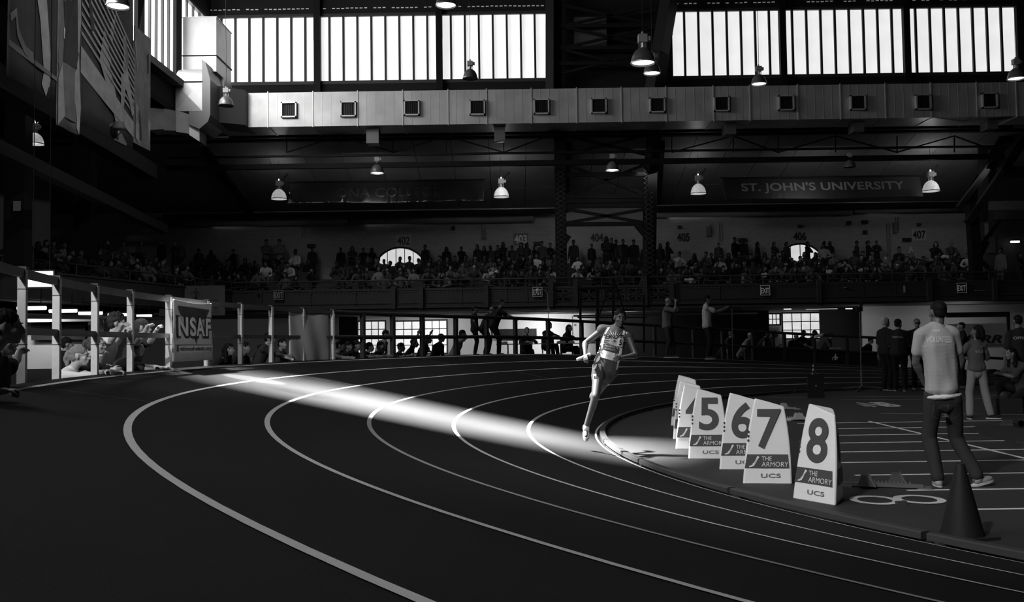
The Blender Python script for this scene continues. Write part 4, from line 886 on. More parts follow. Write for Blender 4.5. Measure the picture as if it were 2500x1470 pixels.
def on_cloth(r, fn, L, z0, z1, me, mat, name, d=-.012):
    bm = bmesh.new(); bm.from_mesh(me); bmesh.ops.triangulate(bm, faces=bm.faces[:])
    for _ in range(4):
        es = [e for e in bm.edges if e.calc_length() > .05]
        if not es: break
        bmesh.ops.subdivide_edges(bm, edges=es, cuts=1); bmesh.ops.triangulate(bm, faces=bm.faces[:])
    bm.to_mesh(me); bm.free()
    for v in me.vertices:
        u = v.co.x/L+.5; w_ = (v.co.z-z0)/(z1-z0); q_ = fn(u, w_); v.co.y = q_[1]+d+v.co.y*.5
    return obj(name, me, mat, r)
def shift_me(me, dx, dz, wid=None):
    xs = [v.co.x for v in me.vertices]
    k = wid/(max(xs)-min(xs)) if wid else 1
    for v in me.vertices: v.co.x = v.co.x*k+dx; v.co.z += dz
    return me
on_cloth(r, fn, L, .10, 1.05, shift_me(text_mesh('NSAF', .36, .085, 1.05, depth=.002), .02, .63, L*.92), M_LOGOBLACK, 'letter_outline', -.012)
on_cloth(r, fn, L, .10, 1.05, shift_me(text_mesh('NSAF', .30, .03, 1.12, depth=.002), .01, .64, L*.84), M('nsaf_letter_fill', .72, .7), 'lettering', -.018)
mb_ = MB()
pl = [(-.40, .95), (-.2, .83), (0, .80), (.2, .83), (.42, .93), (.30, .78), (.1, .74), (-.1, .74), (-.32, .80)]
for i in range(1, 8): mb_.add([(x*L, 0, z) for x, z in (pl[0], pl[i], pl[i+1])], [(0, 1, 2)])
mb_.add([(x*L, 0, z) for x, z in ((-.06, .5), (.08, .5), (.02, .36))], [(0, 1, 2)])
me = bpy.data.meshes.new('x'); me.from_pydata(mb_.v, [], mb_.f); on_cloth(r, fn, L, .10, 1.05, me, M_LOGOBLACK, 'splash_mark', -.008)
me = bpy.data.meshes.new('x'); me.from_pydata([(-L*.44, 0, .235), (L*.46, 0, .235), (L*.46, 0, .345), (-L*.44, 0, .345)], [], [(0, 1, 2, 3)]); on_cloth(r, fn, L, .10, 1.05, me, M('nsaf_strip', .62, .7), 'text_strip', -.03)
on_cloth(r, fn, L, .10, 1.05, shift_me(text_mesh('nationaholastic.org', .085, .012, .95, depth=.002), 0, .285, L*.84), M_LOGOBLACK, 'lettering', -.034)
fence_cloth(712, 810, -.02, 1.02, 'plain pale grey cloth hung over the fence rails', M('plain_cloth', .60, .8, var=.06, scale=3), 0, 'fence_cloth', .06, .03)
# ================================================================== TRACKSIDE THINGS
def marker(px, py, depth_rot, digit, label, top_shift=(.09, .05), sc=1.0):
    """lane marker: hollow three sided tapering box; px,py = nearest base corner centre of front face"""
    p = G(px, py, 0); r = empty('lane_marker', p, depth_rot, label=label, cat='lane marker', group='numbered lane markers')
    bw, tw, H = .53*sc, .34*sc, .90*sc; N = 10
    def ring(t):
        w = bw+(tw-bw)*t+.035*math.sin(t*PI); h = w*.866; sx, sy = top_shift[0]*t, top_shift[1]*t
        return [(-w/2+sx, 0+sy+.10*t, t), (w/2+sx, 0+sy+.10*t, t), (0+sx, h*.9+sy, t)]
    def zt(x, t): return H*t-(.07*(x+.1)/.35 if False else 0)-.10*t*max(0, (x+.17)/.34)*t
    vs = []; c = .035
    for i in range(N+1):
        t = i/N; R3 = [Vector((a, b, 0)) for a, b, _ in ring(t)]; row = []
        for j in range(3):
            A_, B_, C_ = R3[j-1], R3[j], R3[(j+1) % 3]; row += [B_+(A_-B_).normalized()*c, B_+((A_-B_).normalized()+(C_-B_).normalized())*c*.28, B_+(C_-B_).normalized()*c]
        vs += [(v.x, v.y, zt(v.x, t)) for v in row]
    k = 9; m = MB().add(vs, [(i*k+j, i*k+(j+1) % k, (i+1)*k+(j+1) % k, (i+1)*k+j) for i in range(N) for j in range(k)]+[tuple(range(k))[::-1], tuple(range(N*k, N*k+k))])
    body = m.build('marker_body', M_WHITEPLASTIC, r)
    body.modifiers.new('b', 'BEVEL').width = .008
    def front(x, z, off=.004):
        t = z/H; rr = ring(t); u = rr[0][1]; return Vector((x, u-off-.0, z))
    def xmid(z): t = z/H; return top_shift[0]*t
    def put(me, mat, name, off=.004):
        for v in me.vertices: q_ = front(v.co.x+xmid(v.co.z), v.co.z, off); v.co = Vector((q_.x, q_.y+v.co.y, q_.z))
        return obj(name, me, mat, r)
    me = text_mesh(digit, .41*sc, .022, 1.0, depth=.002); put(shift_me(me, .0, .56*sc, (.245 if digit != '1' else .1)*sc), M('marker_digit_grey', .075, .5), 'numeral')
    me = bpy.data.meshes.new('x'); me.from_pydata([(-.235*sc, 0, .16*sc), (.215*sc, 0, .16*sc), (.20*sc, 0, .30*sc), (-.215*sc, 0, .30*sc)], [], [(0, 1, 2, 3)]); put(me, M('marker_digit_grey', .075), 'name_panel')
    M_W = M('marker_white_print', .75, .5)
    put(shift_me(text_mesh('THE', .042*sc, .004, 1.05, depth=.001), -.015*sc, .258*sc, .10*sc), M_W, 'lettering', .008); put(shift_me(text_mesh('ARMORY', .048*sc, .0, 1.05, depth=.001), .07*sc, .20*sc, .27*sc), M_W, 'lettering', .008)
    mm = MB(); fl_ = [(-.19, .175), (-.15, .19), (-.13, .22), (-.10, .28)]; L_, R_ = stroke(fl_, (.006, .010, .008, .012)); mm.add([(x*sc, 0, z*sc) for x, z in L_]+[(x*sc, 0, z*sc) for x, z in R_], [(j, j+1, 5+j, 4+j) for j in range(3)])
    for j in range(3): mm.add([(x*sc, 0, z*sc) for x, z in ((-.13-.012*j, .235-.012*j), (-.10-.012*j, .262-.018*j), (-.105-.012*j, .245-.018*j), (-.135-.012*j, .225-.012*j))], [(0, 1, 2, 3)])
    me = bpy.data.meshes.new('x'); me.from_pydata(mm.v, [], mm.f); put(me, M_W, 'winged_foot_mark', .009)
    put(shift_me(text_mesh('UCS', .042*sc, .02, 1.05, depth=.001), .03*sc, .085*sc, .20*sc), M('marker_small_print', .16, .5), 'lettering')
    for j in range(3):
        me = bpy.data.meshes.new('x'); me.from_pydata([(-.205*sc+x, 0, .44*sc+.045*j*sc+z) for x, z in disc(0, 0, .011, .014)], [], [tuple(range(14))]); put(me, M('hole_dark', .05), 'peg_hole')
    # numeral on the right-hand side face
    A_, B_ = ring(.62)[1], ring(.62)[2]; a, b = Vector((A_[0], A_[1], 0)), Vector((B_[0], B_[1], 0)); d = (b-a).normalized(); n_ = Vector((d.y, -d.x, 0))
    me = text_mesh(digit, .40*sc, .035, 1.0, depth=.002); xs = [v.co.x for v in me.vertices]; kx = .2*sc/(max(xs)-min(xs))
    for v in me.vertices:
        z = v.co.z+.56*sc; t = z/H; A1, B1 = ring(t)[1], ring(t)[2]; a1, b1 = Vector((A1[0], A1[1], 0)), Vector((B1[0], B1[1], 0)); d1 = (b1-a1).normalized(); n1 = Vector((d1.y, -d1.x, 0)); q_ = (a1+b1)/2+d1*v.co.x*kx+n1*(.006-v.co.y); v.co = Vector((q_.x, q_.y, z))
    obj('numeral', me, M('marker_digit_grey', .075), r)
    me = bpy.data.meshes.new('x'); qs = []
    for z, u in ((.16, -.2), (.16, .2), (.30, .2), (.30, -.2)):
        t = z*sc/H; A1, B1 = ring(t)[1], ring(t)[2]; a1, b1 = Vector((A1[0], A1[1], 0)), Vector((B1[0], B1[1], 0)); d1 = (b1-a1).normalized(); n1 = Vector((d1.y, -d1.x, 0)); q_ = (a1+b1)/2+d1*u*sc+n1*.005; qs.append((q_.x, q_.y, z*sc))
    me.from_pydata(qs, [], [(0, 1, 2, 3)]); obj('name_panel', me, M('marker_digit_grey', .075), r)
    return r
marker(1984, 1226, -math.radians(60), '8', 'white lane marker with the number eight, nearest the volunteer and turned away', (.02, .02))
marker(1874, 1182, -math.radians(8), '7', 'white lane marker with the number seven, standing fully in front of the number six', (.06, .06))
marker(1810, 1147, -math.radians(6), '6', 'white lane marker with the number six, half hidden by the number seven', (.06, .06))
marker(1729, 1121, -math.radians(6), '5', 'white lane marker with the number five, in front of the number four', (.05, .06))
marker(1694, 1097, -math.radians(6), '4', 'white lane marker with the number four, mostly hidden behind the number five', (.05, .06))
marker(1684, 1073, -math.radians(8), '3', 'white lane marker just behind the number four, its front almost covered', (.03, .06))
marker(1672, 1040, -math.radians(20), '2', 'white lane marker farthest back in the row, its sloping top showing', (.03, .05))
# traffic cone
p = G(2350, 1312, 0); cn = empty('traffic_cone', p, .3, label='dark traffic cone standing inside the curb in front of the volunteer', cat='cone')
prof = [(.155, .02), (.15, .04), (.145, .06), (.034, .535), (.03, .55), (.026, .55), (.026, .53)]
MB().lathe(prof, n=36, cap=False).build('cone_body', M('cone_rubber', .013, .6, spec=.2), cn, smooth=True)
MB().box((0, 0, .012), (.36, .36, .024)).build('cone_base', M('cone_base_rubber', .022, .55), cn)
# starting blocks
def block(px, py, rz, sc, label, pale, tilt=.0):
    p = G(px, py, 0); r = empty('starting_block', p, rz, label=label, cat='starting block', group='starting blocks on the sprint lanes'); r.scale = (sc, sc, sc); c = M('block_steel_%d' % int(pale*100), pale, .4, metal=.4)
    MB().b2((-.42, -.035, .01), (.42, .035, .045)).b2((-.5, -.09, 0), (-.36, .09, .02)).b2((.3, -.11, 0), (.5, .11, .02)).build('centre_rail', c, r)
    tm_ = MB()
    for i in range(16): tm_.add([(-.3+.04*i, -.055, .045), (-.29+.04*i, -.055, .075), (-.28+.04*i, -.055, .045), (-.3+.04*i, -.035, .045), (-.29+.04*i, -.035, .075), (-.28+.04*i, -.035, .045)], [(0, 1, 2), (3, 5, 4), (0, 3, 4, 1), (1, 4, 5, 2), (2, 5, 3, 0)])
    o = tm_.build('rack_teeth', c, r)
    for (x, y) in ((-.16, -.12), (.16, .12)):
        b = MB(); b.prism([(x-.10, .03), (x+.09, .03), (x+.045, .145), (x-.035, .145)], lambda u, v: (u, y-.07, v), lambda u, v: (u, y+.07, v)); pd = b.build('foot_pedal', M('pedal_rubber_%d' % int(pale*100), .06 if pale < .4 else .3, .7), r)
        MB().b2((x-.1, y-.09, .03), (x-.085, y+.09, .05)).bar((x-.09, y-.08, .04), (x-.035, y-.08, .15), .012).bar((x-.09, y+.08, .04), (x-.035, y+.08, .15), .012).build('pedal_bracket', c, pd)
block(2152, 1190, PI-.35, .92, 'dark metal starting block behind the number eight marker, above the painted floor numeral', .16)
block(1966, 1026, PI, 1.0, 'pale metal starting block seen between the number seven and number eight markers', .55)
block(1900, 1000, PI, .9, 'small pale starting block peeping over the top of the number seven marker', .45)
p = G(2200, 1232, 0); tag(MB().box((0, 0, .015), (.09, .05, .03)).box((.03, 0, .032), (.03, .04, .006)).build('electronic_tag', M('tag_dark', .05), loc=p), 'tiny dark gadget lying beside the painted floor numeral', 'gadget')
# loudspeaker case with a trophy-like tool on top
p = G(1992, 970, 0); r = empty('equipment_case', p, -.25, label='upright black equipment case standing on the infield behind the markers', cat='case')
MB().b2((-.2, -.16, 0), (.2, .16, .58)).b2((-.21, -.17, .55), (.21, .17, .58)).build('case_body', M_BLACK, r); MB().box((0, -.17, .3), (.03, .02, .03)).build('latch', M_DUCTTRIM, r); MB().bar((-.12, 0, .6), (.12, 0, .6), .02).build('carry_handle', M_SHADE, r)
p2 = W(1987, 920, p.y); tag(MB().lathe([(.05, 0), (.03, .03), (.05, .1), (.02, .16), (.035, .2), (.01, .26)], n=10).bar((.04, 0, .01), (.2, 0, .03), .03).build('silver_tool', M('shiny_silver', .5, .2, metal=.9), loc=(p2.x, p.y, .58)), 'small shiny silver tool lying on top of the black equipment case', 'tool')
# wheeled stand
p = G(2104, 955, 0); r = empty('wheeled_stand', p, label='tall thin black pole on a wheeled base, standing left of the two officials', cat='stand'); H = W(2100, 742, p.y).z
MB().tube((0, 0, .12), (0, 0, .6), .03).tube((0, 0, .6), (0, 0, H), .016).build('pole', M_SHADE, r)
for a in (-.2, 1.2, 2.9, 4.2): MB().bar((0, 0, .13), (.52*math.cos(a), .52*math.sin(a), .08), .03).build('base_leg', M_SHADE, r); MB().tube((.52*math.cos(a)-.02, .52*math.sin(a), .04), (.52*math.cos(a)+.02, .52*math.sin(a), .04), .04).build('castor', M_BLACK, r)
MB().box((0, 0, H-.15), (.16, .1, .12)).box((.05, 0, H-.02), (.06, .06, .16)).build('clamp_head', M_BLACK, r)
# landing / runway mat on the right
def quad_slab(pts, z, name, mat, label, cat):
    g = [G(*q_) for q_ in pts]; n_ = len(g); m = MB().add([(v.x, v.y, .003) for v in g]+[(v.x, v.y, z) for v in g], [tuple(range(n_))[::-1], tuple(range(n_, 2*n_))]+[(i, (i+1) % n_, n_+(i+1) % n_, n_+i) for i in range(n_)]); return tag(m.build(name, mat), label, cat)
quad_slab([(2366, 1052), (2400, 1046), (2560, 1048), (2600, 1100), (2480, 1084)], .05, 'rubber_mat', M('mat_rubber', .028, .6, var=.1, scale=3), 'dark rubber mat lying beside the volunteer girl and the folded legs', 'mat')
quad_slab([(2440, 1040), (2450, 1030), (2600, 1032), (2600, 1042)], .04, 'thin_mat', M('mat_thin', .05, .6), 'thin grey mat lying past the volunteer girl', 'mat')
p = G(2496, 1050, 0); tag(MB().box((0, 0, .05), (.2, .16, .1)).tube((-.06, -.08, .06), (-.06, .08, .06), .05).build('tape_box', M_BLACK, loc=(p.x, p.y, .05)), 'small black object on the mat at the edge by the crouching person', 'box')
p = G(2455, 1010, 0); r = tag(MB().b2((-.25, -.15, 0), (.25, .15, .3)).lathe([(.09, .3), (.1, .35), (.05, .42)], (0, 0, 0), 12).build('small_chest', M('chest_grey', .03, .5), loc=p), 'grey tub standing between the volunteer girl and the crouching person', 'tub')
# long leaning pole frame in the middle (platform stand behind the runner)
fr = empty('camera_platform', (0, 33.0, 0), label='dark tall scaffold frame with leaning poles behind the runner', cat='scaffold')
def fb(p, q_, w=.07, Y=33.0): MB().bar(W(p[0], p[1], Y)-Vector((0, 33.0, 0)), W(q_[0], q_[1], Y)-Vector((0, 33.0, 0)), w).build('scaffold_bar', M_DARKSTEEL, fr)
fb((1417, 705), (1417, 860), .08); fb((1459, 700), (1459, 860), .1); fb((1497, 680), (1497, 860), .09); fb((1572, 720), (1572, 860), .07); fb((1412, 705), (1502, 702), .08); fb((1500, 685), (1527, 775), .07, 32.8); fb((1486, 703), (1463, 770), .05, 32.8); fb((1410, 775), (1580, 775), .05); fb((1500, 757), (1548, 757), .04, 32.7)
tag(panel('white_screen', 1262, 742, 1455, 772, 43, M_LW, .03) if False else MB().b2((0, 0, 0), (.1, .02, .1)).build('small_notice', M('pale_notice', .12), loc=W(1402, 796, 45.18)), 'tiny pale notice on the dark wall behind the seated officials', 'sign')
# officials table
p = W(1350, 838, 32.0); tz = p.z; r = empty('officials_table', (W(1370, 838, 32).x, 32.0, 0), label='long folding table with papers behind the far fence where officials sit', cat='table')
MB().b2((-2.2, -.35, tz-.03), (2.3, .35, tz)).build('tabletop', M('table_top', .10, .6), r)
for x in (-1.8, 0, 2.0):
    for y in (-.3, .3): MB().tube((x, y, 0), (x, y, tz-.03), .02).build('leg', M_DARKSTEEL, r)
for i, (px, w) in enumerate(((1232, .2), (1296, .12), (1370, .3), (1395, .2), (1440, .35))):
    q_ = W(px, 833, 31.9); tag(MB().box((0, 0, .03), (w, .2, .06)).box((.02, .02, .07), (w*.7, .15, .02)).build('paper_stack', M('paper_grey', .22), loc=(q_.x, 31.9, tz)), ['small paper pile at the near end of the officials table', 'tiny pale box on the officials table before the first seated man', 'paper pile between the two last seated officials', 'paper pile before the seated woman with long hair', 'wide clutter of papers at the far end of the officials table'][i], 'papers')
# ================================================================== PEOPLE
TS = bpy.data.scenes.new('work')
def ico(n):
    bm = bmesh.new(); bmesh.ops.create_icosphere(bm, subdivisions=n, radius=1); v = [tuple(x.co) for x in bm.verts]; f = [tuple(y.index for y in x.verts) for x in bm.faces]; bm.free(); return v, f
ICO = ico(2)
def frame(up, fw):
    up = Vector(up).normalized(); fw = Vector(fw); fw = (fw-up*fw.dot(up)).normalized(); rt = fw.cross(up); return Matrix((rt, fw, up)).transposed()
class Vol:
    def __init__(s): s.mb = MB()
    def ell(s, c, r, R=None):
        c = Vector(c); vs = [Vector((a*r[0], b*r[1], d*r[2])) for a, b, d in ICO[0]]
        if R is not None: vs = [R @ v for v in vs]
        s.mb.add([c+v for v in vs], ICO[1]); return s
    def cap(s, a, b, ra, rb=None):
        rb = ra if rb is None else rb; s.ell(a, (ra,)*3); s.ell(b, (rb,)*3); s.mb.tube(a, b, ra, rb, 14); return s
    def box(s, c, size, R=None): s.mb.box(c, size, R); return s
    def mesh(s, name, vox, smooth=3, fac=.5):
        me = bpy.data.meshes.new(name); me.from_pydata(s.mb.v, [], s.mb.f); o = bpy.data.objects.new(name, me); TS.collection.objects.link(o)
        m = o.modifiers.new('r', 'REMESH'); m.mode = 'VOXEL'; m.voxel_size = vox; m.adaptivity = 0
        if smooth: m = o.modifiers.new('s', 'SMOOTH'); m.iterations = smooth; m.factor = fac
        vl = TS.view_layers[0]; vl.update(); dg = vl.depsgraph
        out = bpy.data.meshes.new_from_object(o.evaluated_get(dg)); out.name = name
        bpy.data.objects.remove(o); bpy.data.meshes.remove(me)
        out.polygons.foreach_set('use_smooth', [True]*len(out.polygons)); return out
def wrinkle(me, amp, sc, seed=0, zbias=None):
    n = len(me.vertices); co = np.empty(n*3, np.float32); me.vertices.foreach_get('co', co); co = co.reshape(-1, 3); no = np.empty(n*3, np.float32); me.vertices.foreach_get('normal', no) if hasattr(me.vertices[0], 'normal') else None; no = no.reshape(-1, 3)
    d = np.array([noise.noise(Vector((p[0]*sc+seed, p[1]*sc, p[2]*sc*.45))) for p in co]); me.vertices.foreach_set('co', (co+no*(d*amp)[:, None]).ravel()); me.update(); return me
def ik(a, c, l1, l2, hint):
    a, c = Vector(a), Vector(c); d = c-a; L = min(d.length, (l1+l2)*.995); z = d.normalized(); x = (l1*l1-l2*l2+L*L)/(2*L); h = math.sqrt(max(1e-6, l1*l1-x*x)); hv = Vector(hint); hv = hv-z*hv.dot(z)
    if hv.length < 1e-4: hv = z.orthogonal()
    return a+z*x+hv.normalized()*h, a+z*min(d.length, (l1+l2)*.995)
BASE = dict(pel=(0, 0, .95), ch=(0, 0, 1.46), hd=(0, -.03, 1.64), fw=(0, -1, 0), hfw=(0, -1, -.05), hup=(0, 0, 1), rt=(1, 0, 0), hip=(1, 0, 0), ha=(-.27, -.06, .80), hb=(.27, -.06, .80), ea=(-.5, 1, 0), eb=(.5, 1, 0),
            fa=(-.11, 0, .085), fb=(.11, 0, .085), ka=(0, -1, 0), kb=(0, -1, 0), ta=(-.1, -1, 0), tb=(.1, -1, 0), girth=1.0, hair='short', sleeve=.55, hem=-.05, curl=.5, shorts=0, sex=0, fist=0)
def skeleton(sp):
    g = dict(BASE); g.update(sp); V = lambda k: Vector(g[k])
    pel, ch, hd = V('pel'), V('ch'), V('hd'); up = (ch-pel).normalized(); rt = V('rt').normalized(); hp = V('hip').normalized(); shw = .178 if not g['sex'] else .160
    J = dict(pel=pel, ch=ch, hd=hd, up=up)
    J['sa'] = ch-rt*shw-up*.055; J['sb'] = ch+rt*shw-up*.055; J['pa'] = pel-hp*.09-Vector((0, 0, .02)); J['pb'] = pel+hp*.09-Vector((0, 0, .02))
    for s_ in 'ab':
        J['e'+s_], J['w'+s_] = ik(J['s'+s_], V('h'+s_), .29, .26, V('e'+s_)); J['k'+s_], J['n'+s_] = ik(J['p'+s_], V('f'+s_), .43, .43, V('k'+s_)); J['t'+s_] = V('t'+s_).normalized()
    J['RT'] = frame(up, g['fw']); J['RH'] = frame(g['hup'], g['hfw']); J['g'] = g; return J
def v_head(v, J):
    R = J['RH']; hd = J['hd']; P = lambda x, y, z: hd+R @ Vector((x, y, z))
    v.ell(P(0, -.012, .035), (.074, .094, .082), R).ell(P(0, .022, -.025), (.058, .068, .085), R).ell(P(0, .045, -.078), (.040, .042, .032), R).ell(P(0, .068, -.098), (.018, .016, .014), R)
    v.ell(P(0, -.02, -.01), (.068, .08, .06), R)
    v.cap(P(0, .088, .012), P(0, .106, -.026), .009, .0135).ell(P(-.012, .095, -.030), (.010, .010, .008), R).ell(P(.012, .095, -.030), (.010, .010, .008), R)
    v.ell(P(0, .076, .030), (.048, .016, .010), R).ell(P(0, .090, -.056), (.024, .010, .006), R).ell(P(0, .087, -.067), (.020, .010, .007), R)
    v.ell(P(-.042, .06, -.022), (.018, .018, .022), R).ell(P(.042, .06, -.022), (.018, .018, .022), R)
    for s_ in (-1, 1): v.ell(P(s_*.077, -.008, .0), (.009, .020, .032), R).ell(P(s_*.076, .0, -.022), (.007, .010, .014), R)
    v.cap(J['ch']-J['up']*.02, hd+R @ Vector((0, -.02, -.06)), .058*J['g']['girth']**.5, .052)
def v_hand(v, w, d, fwd_hint, curl, side, fist=0):
    """w wrist, d direction of forearm, curl 0..1"""
    d = Vector(d).normalized(); n_ = Vector(fwd_hint); n_ = (n_-d*n_.dot(d))
    n_ = n_.normalized() if n_.length > 1e-3 else d.orthogonal().normalized()      # palm normal
    x = d.cross(n_)*side; R = Matrix((x, n_, d)).transposed()
    v.cap(w-d*.02, w+d*.015, .027, .027); v.ell(w+d*.05, (.040, .016, .05), R); v.ell(w+d*.075, (.039, .014, .022), R)
    for i, (o, L) in enumerate(((-.030, .072), (-.010, .082), (.011, .077), (.030, .060))):
        p = w+d*.088+x*o; dr = d.copy(); c = curl*(1+.12*i)
        for j, f in enumerate((.45, .32, .25)):
            ang = c*(.55 if j == 0 else .95); q = Quaternion(x*side, -ang*1.0) if side else Quaternion(x, ang)
            dr = (dr*math.cos(ang)+n_*math.sin(ang)).normalized() if j == 0 else (Matrix.Rotation(0, 3, 'X') @ (dr*math.cos(ang)+(n_-dr*n_.dot(dr)).normalized()*math.sin(ang))).normalized()
            e = p+dr*L*f; v.cap(p, e, .0088-.0008*j, .0082-.0008*j); p = e
    p = w+d*.03-x*.036; e = p+(d*.6-x*.55+n_*.5).normalized()*.034; v.cap(p, e, .012, .010); e2 = e+(d*.8+x*.1+n_*(.4+.6*curl)).normalized()*.028; v.cap(e, e2, .010, .0085)
def v_torso(v, J, inf=0.0, low=0.0, loose=False):
    g = J['g']['girth']; pel, ch, up, R = J['pel'], J['ch'], J['up'], J['RT']; f = J['g']['sex']
    T_ = [0, .25, .5, .75, .92, 1.0]; RX = [.162, .140 if not f else .122, .150 if not f else .135, .168 if not f else .150, .150, .09]; RY = [.115, .100, .108, .112, .085, .065]
    if loose: RX = [.182, .158 if not f else .142, .160 if not f else .148, .172 if not f else .155, .150, .09]; RY = [.134, .116, .118, .120, .090, .068]
    t = low
    while t <= 1.001:
        tt = max(0, t); rx, ry = float(np.interp(tt, T_, RX)), float(np.interp(tt, T_, RY)); v.ell(pel.lerp(ch, t*.98), (rx*g+inf, ry*g+inf, .085+inf), R); t += .06
    if f:
        for s_ in (-1, 1): v.ell(pel.lerp(ch, .66)+R @ Vector((s_*.065, .078, 0)), (.055+inf, .055+inf, .055), R)
    for s_, q_ in (('a', 1), ('b', -1)): v.ell(J['s'+s_], (.058*g+inf, .056*g+inf, .056+inf)).cap(J['s'+s_], J['ch']-up*.045, .052*g+inf, .058*g+inf)
    for s_ in 'ab': v.cap(J['ch']+up*.02, J['s'+s_]+up*.005, .040*g+inf, .050*g+inf)
    v.cap(J['ch']-up*.06, J['ch']+up*.012, .072*g+inf, .056*g+inf)
def body_mesh(J, vox, lowres=False):
    v = Vol(); g = J['g']['girth']; v_torso(v, J); v_head(v, J)
    for s_, sg in (('a', -1), ('b', 1)):
        v.cap(J['s'+s_], J['e'+s_], .050*g, .039*g).cap(J['e'+s_], J['w'+s_], .040*g, .026); d = (J['w'+s_]-J['e'+s_]); m = J['e'+s_]+d*.3; v.cap(m-d*.12, m+d*.12, .043*g, .038*g)
        if lowres: v.ell(J['w'+s_]+d.normalized()*.07, (.03, .03, .07), frame(d, (0.01, -1, 0)))
        else:
            pn = J['g'].get('pn'+s_, None)
            if pn is None: pn = (-sg, 0, -.3)
            v_hand(v, J['w'+s_], d, pn, J['g']['curl'], sg)
        v.cap(J['p'+s_], J['k'+s_], .083*g, .056).cap(J['k'+s_], J['n'+s_], .052, .036); d = J['n'+s_]-J['k'+s_]; fwk = Vector(J['g']['fw']); J['g']['shorts'] and v.ell(J['k'+s_]+d*.28-fwk*.02, (.052, .055, .12), frame(-d, fwk))
        n_ = J['n'+s_]; t = (J['t'+s_]+Vector((0, 0, J['g'].get('sp'+s_, 0)))).normalized(); v.cap(n_+Vector((0, 0, -.035))-t*.03, n_+Vector((0, 0, -.042))+t*.10, .028, .022)
    return v.mesh('body', vox, 2)
def hair_mesh(J, kind, vox, seed=0):
    R = J['RH']; hd = J['hd']; P = lambda x, y, z: hd+R @ Vector((x, y, z)); v = Vol()
    if kind == 'buzz': v.ell(P(0, -.018, .045), (.0775, .096, .083), R).ell(P(0, -.042, .0), (.070, .064, .066), R)
    elif kind == 'short': v.ell(P(0, -.020, .050), (.082, .100, .088), R).ell(P(0, -.045, .0), (.074, .066, .075), R)
    elif kind == 'curly':
        v.ell(P(0, -.02, .055), (.088, .104, .090), R).ell(P(0, -.05, .0), (.082, .070, .085), R); rnd = random.Random(seed)
        for i in range(46): a = rnd.uniform(-PI, PI); e = rnd.uniform(-.1, 1.3); x, y, z = math.cos(e)*math.sin(a), math.cos(e)*math.cos(a), math.sin(e); 
        rnd = random.Random(seed)
        for i in range(60):
            a = rnd.uniform(-PI, PI); e = rnd.uniform(-.35, 1.4); x, y, z = math.cos(e)*math.sin(a), math.cos(e)*math.cos(a), math.sin(e)
            if y > .45 and z < .45: continue
            v.ell(P(x*.085, -.02+y*.10, .05+z*.088), (rnd.uniform(.014, .024),)*3, R)
    elif kind in ('pony', 'bun', 'long', 'bob'):
        v.ell(P(0, -.022, .048), (.080, .099, .084), R).ell(P(0, -.05, .0), (.074, .066, .08), R)
        if kind == 'pony': v.cap(P(0, -.125, .05), P(0, -.15, -.02), .030, .034).cap(P(0, -.15, -.02), P(0, -.125, -.16), .034, .014)
        if kind == 'bun': v.ell(P(0, -.13, .06), (.045, .04, .045), R)
        if kind == 'long': 
            for s_ in (-1, 1): v.cap(P(s_*.07, -.03, .02), P(s_*.085, -.03, -.22), .032, .04)
            v.cap(P(0, -.08, 0), P(0, -.08, -.24), .07, .06)
        if kind == 'bob':
            for s_ in (-1, 1): v.cap(P(s_*.07, -.03, .02), P(s_*.085, -.02, -.11), .034, .034)
            v.cap(P(0, -.07, 0), P(0, -.08, -.11), .075, .06)
    elif kind == 'hood': v.ell(P(0, -.025, .03), (.095, .108, .105), R).cap(P(0, -.05, -.03), P(0, -.07, -.12), .09, .1)
    elif kind == 'cap': v.ell(P(0, -.008, .062), (.083, .102, .062), R).box(P(0, .12, .045), (.13, .10, .012), R)
    elif kind == 'bald': v.ell(P(0, -.055, .0), (.070, .052, .05), R)
    me = v.mesh('hair', vox, 2)
    if kind not in ('cap', 'bald', 'hood', 'buzz'): wrinkle(me, .010, 60, seed)
    return me
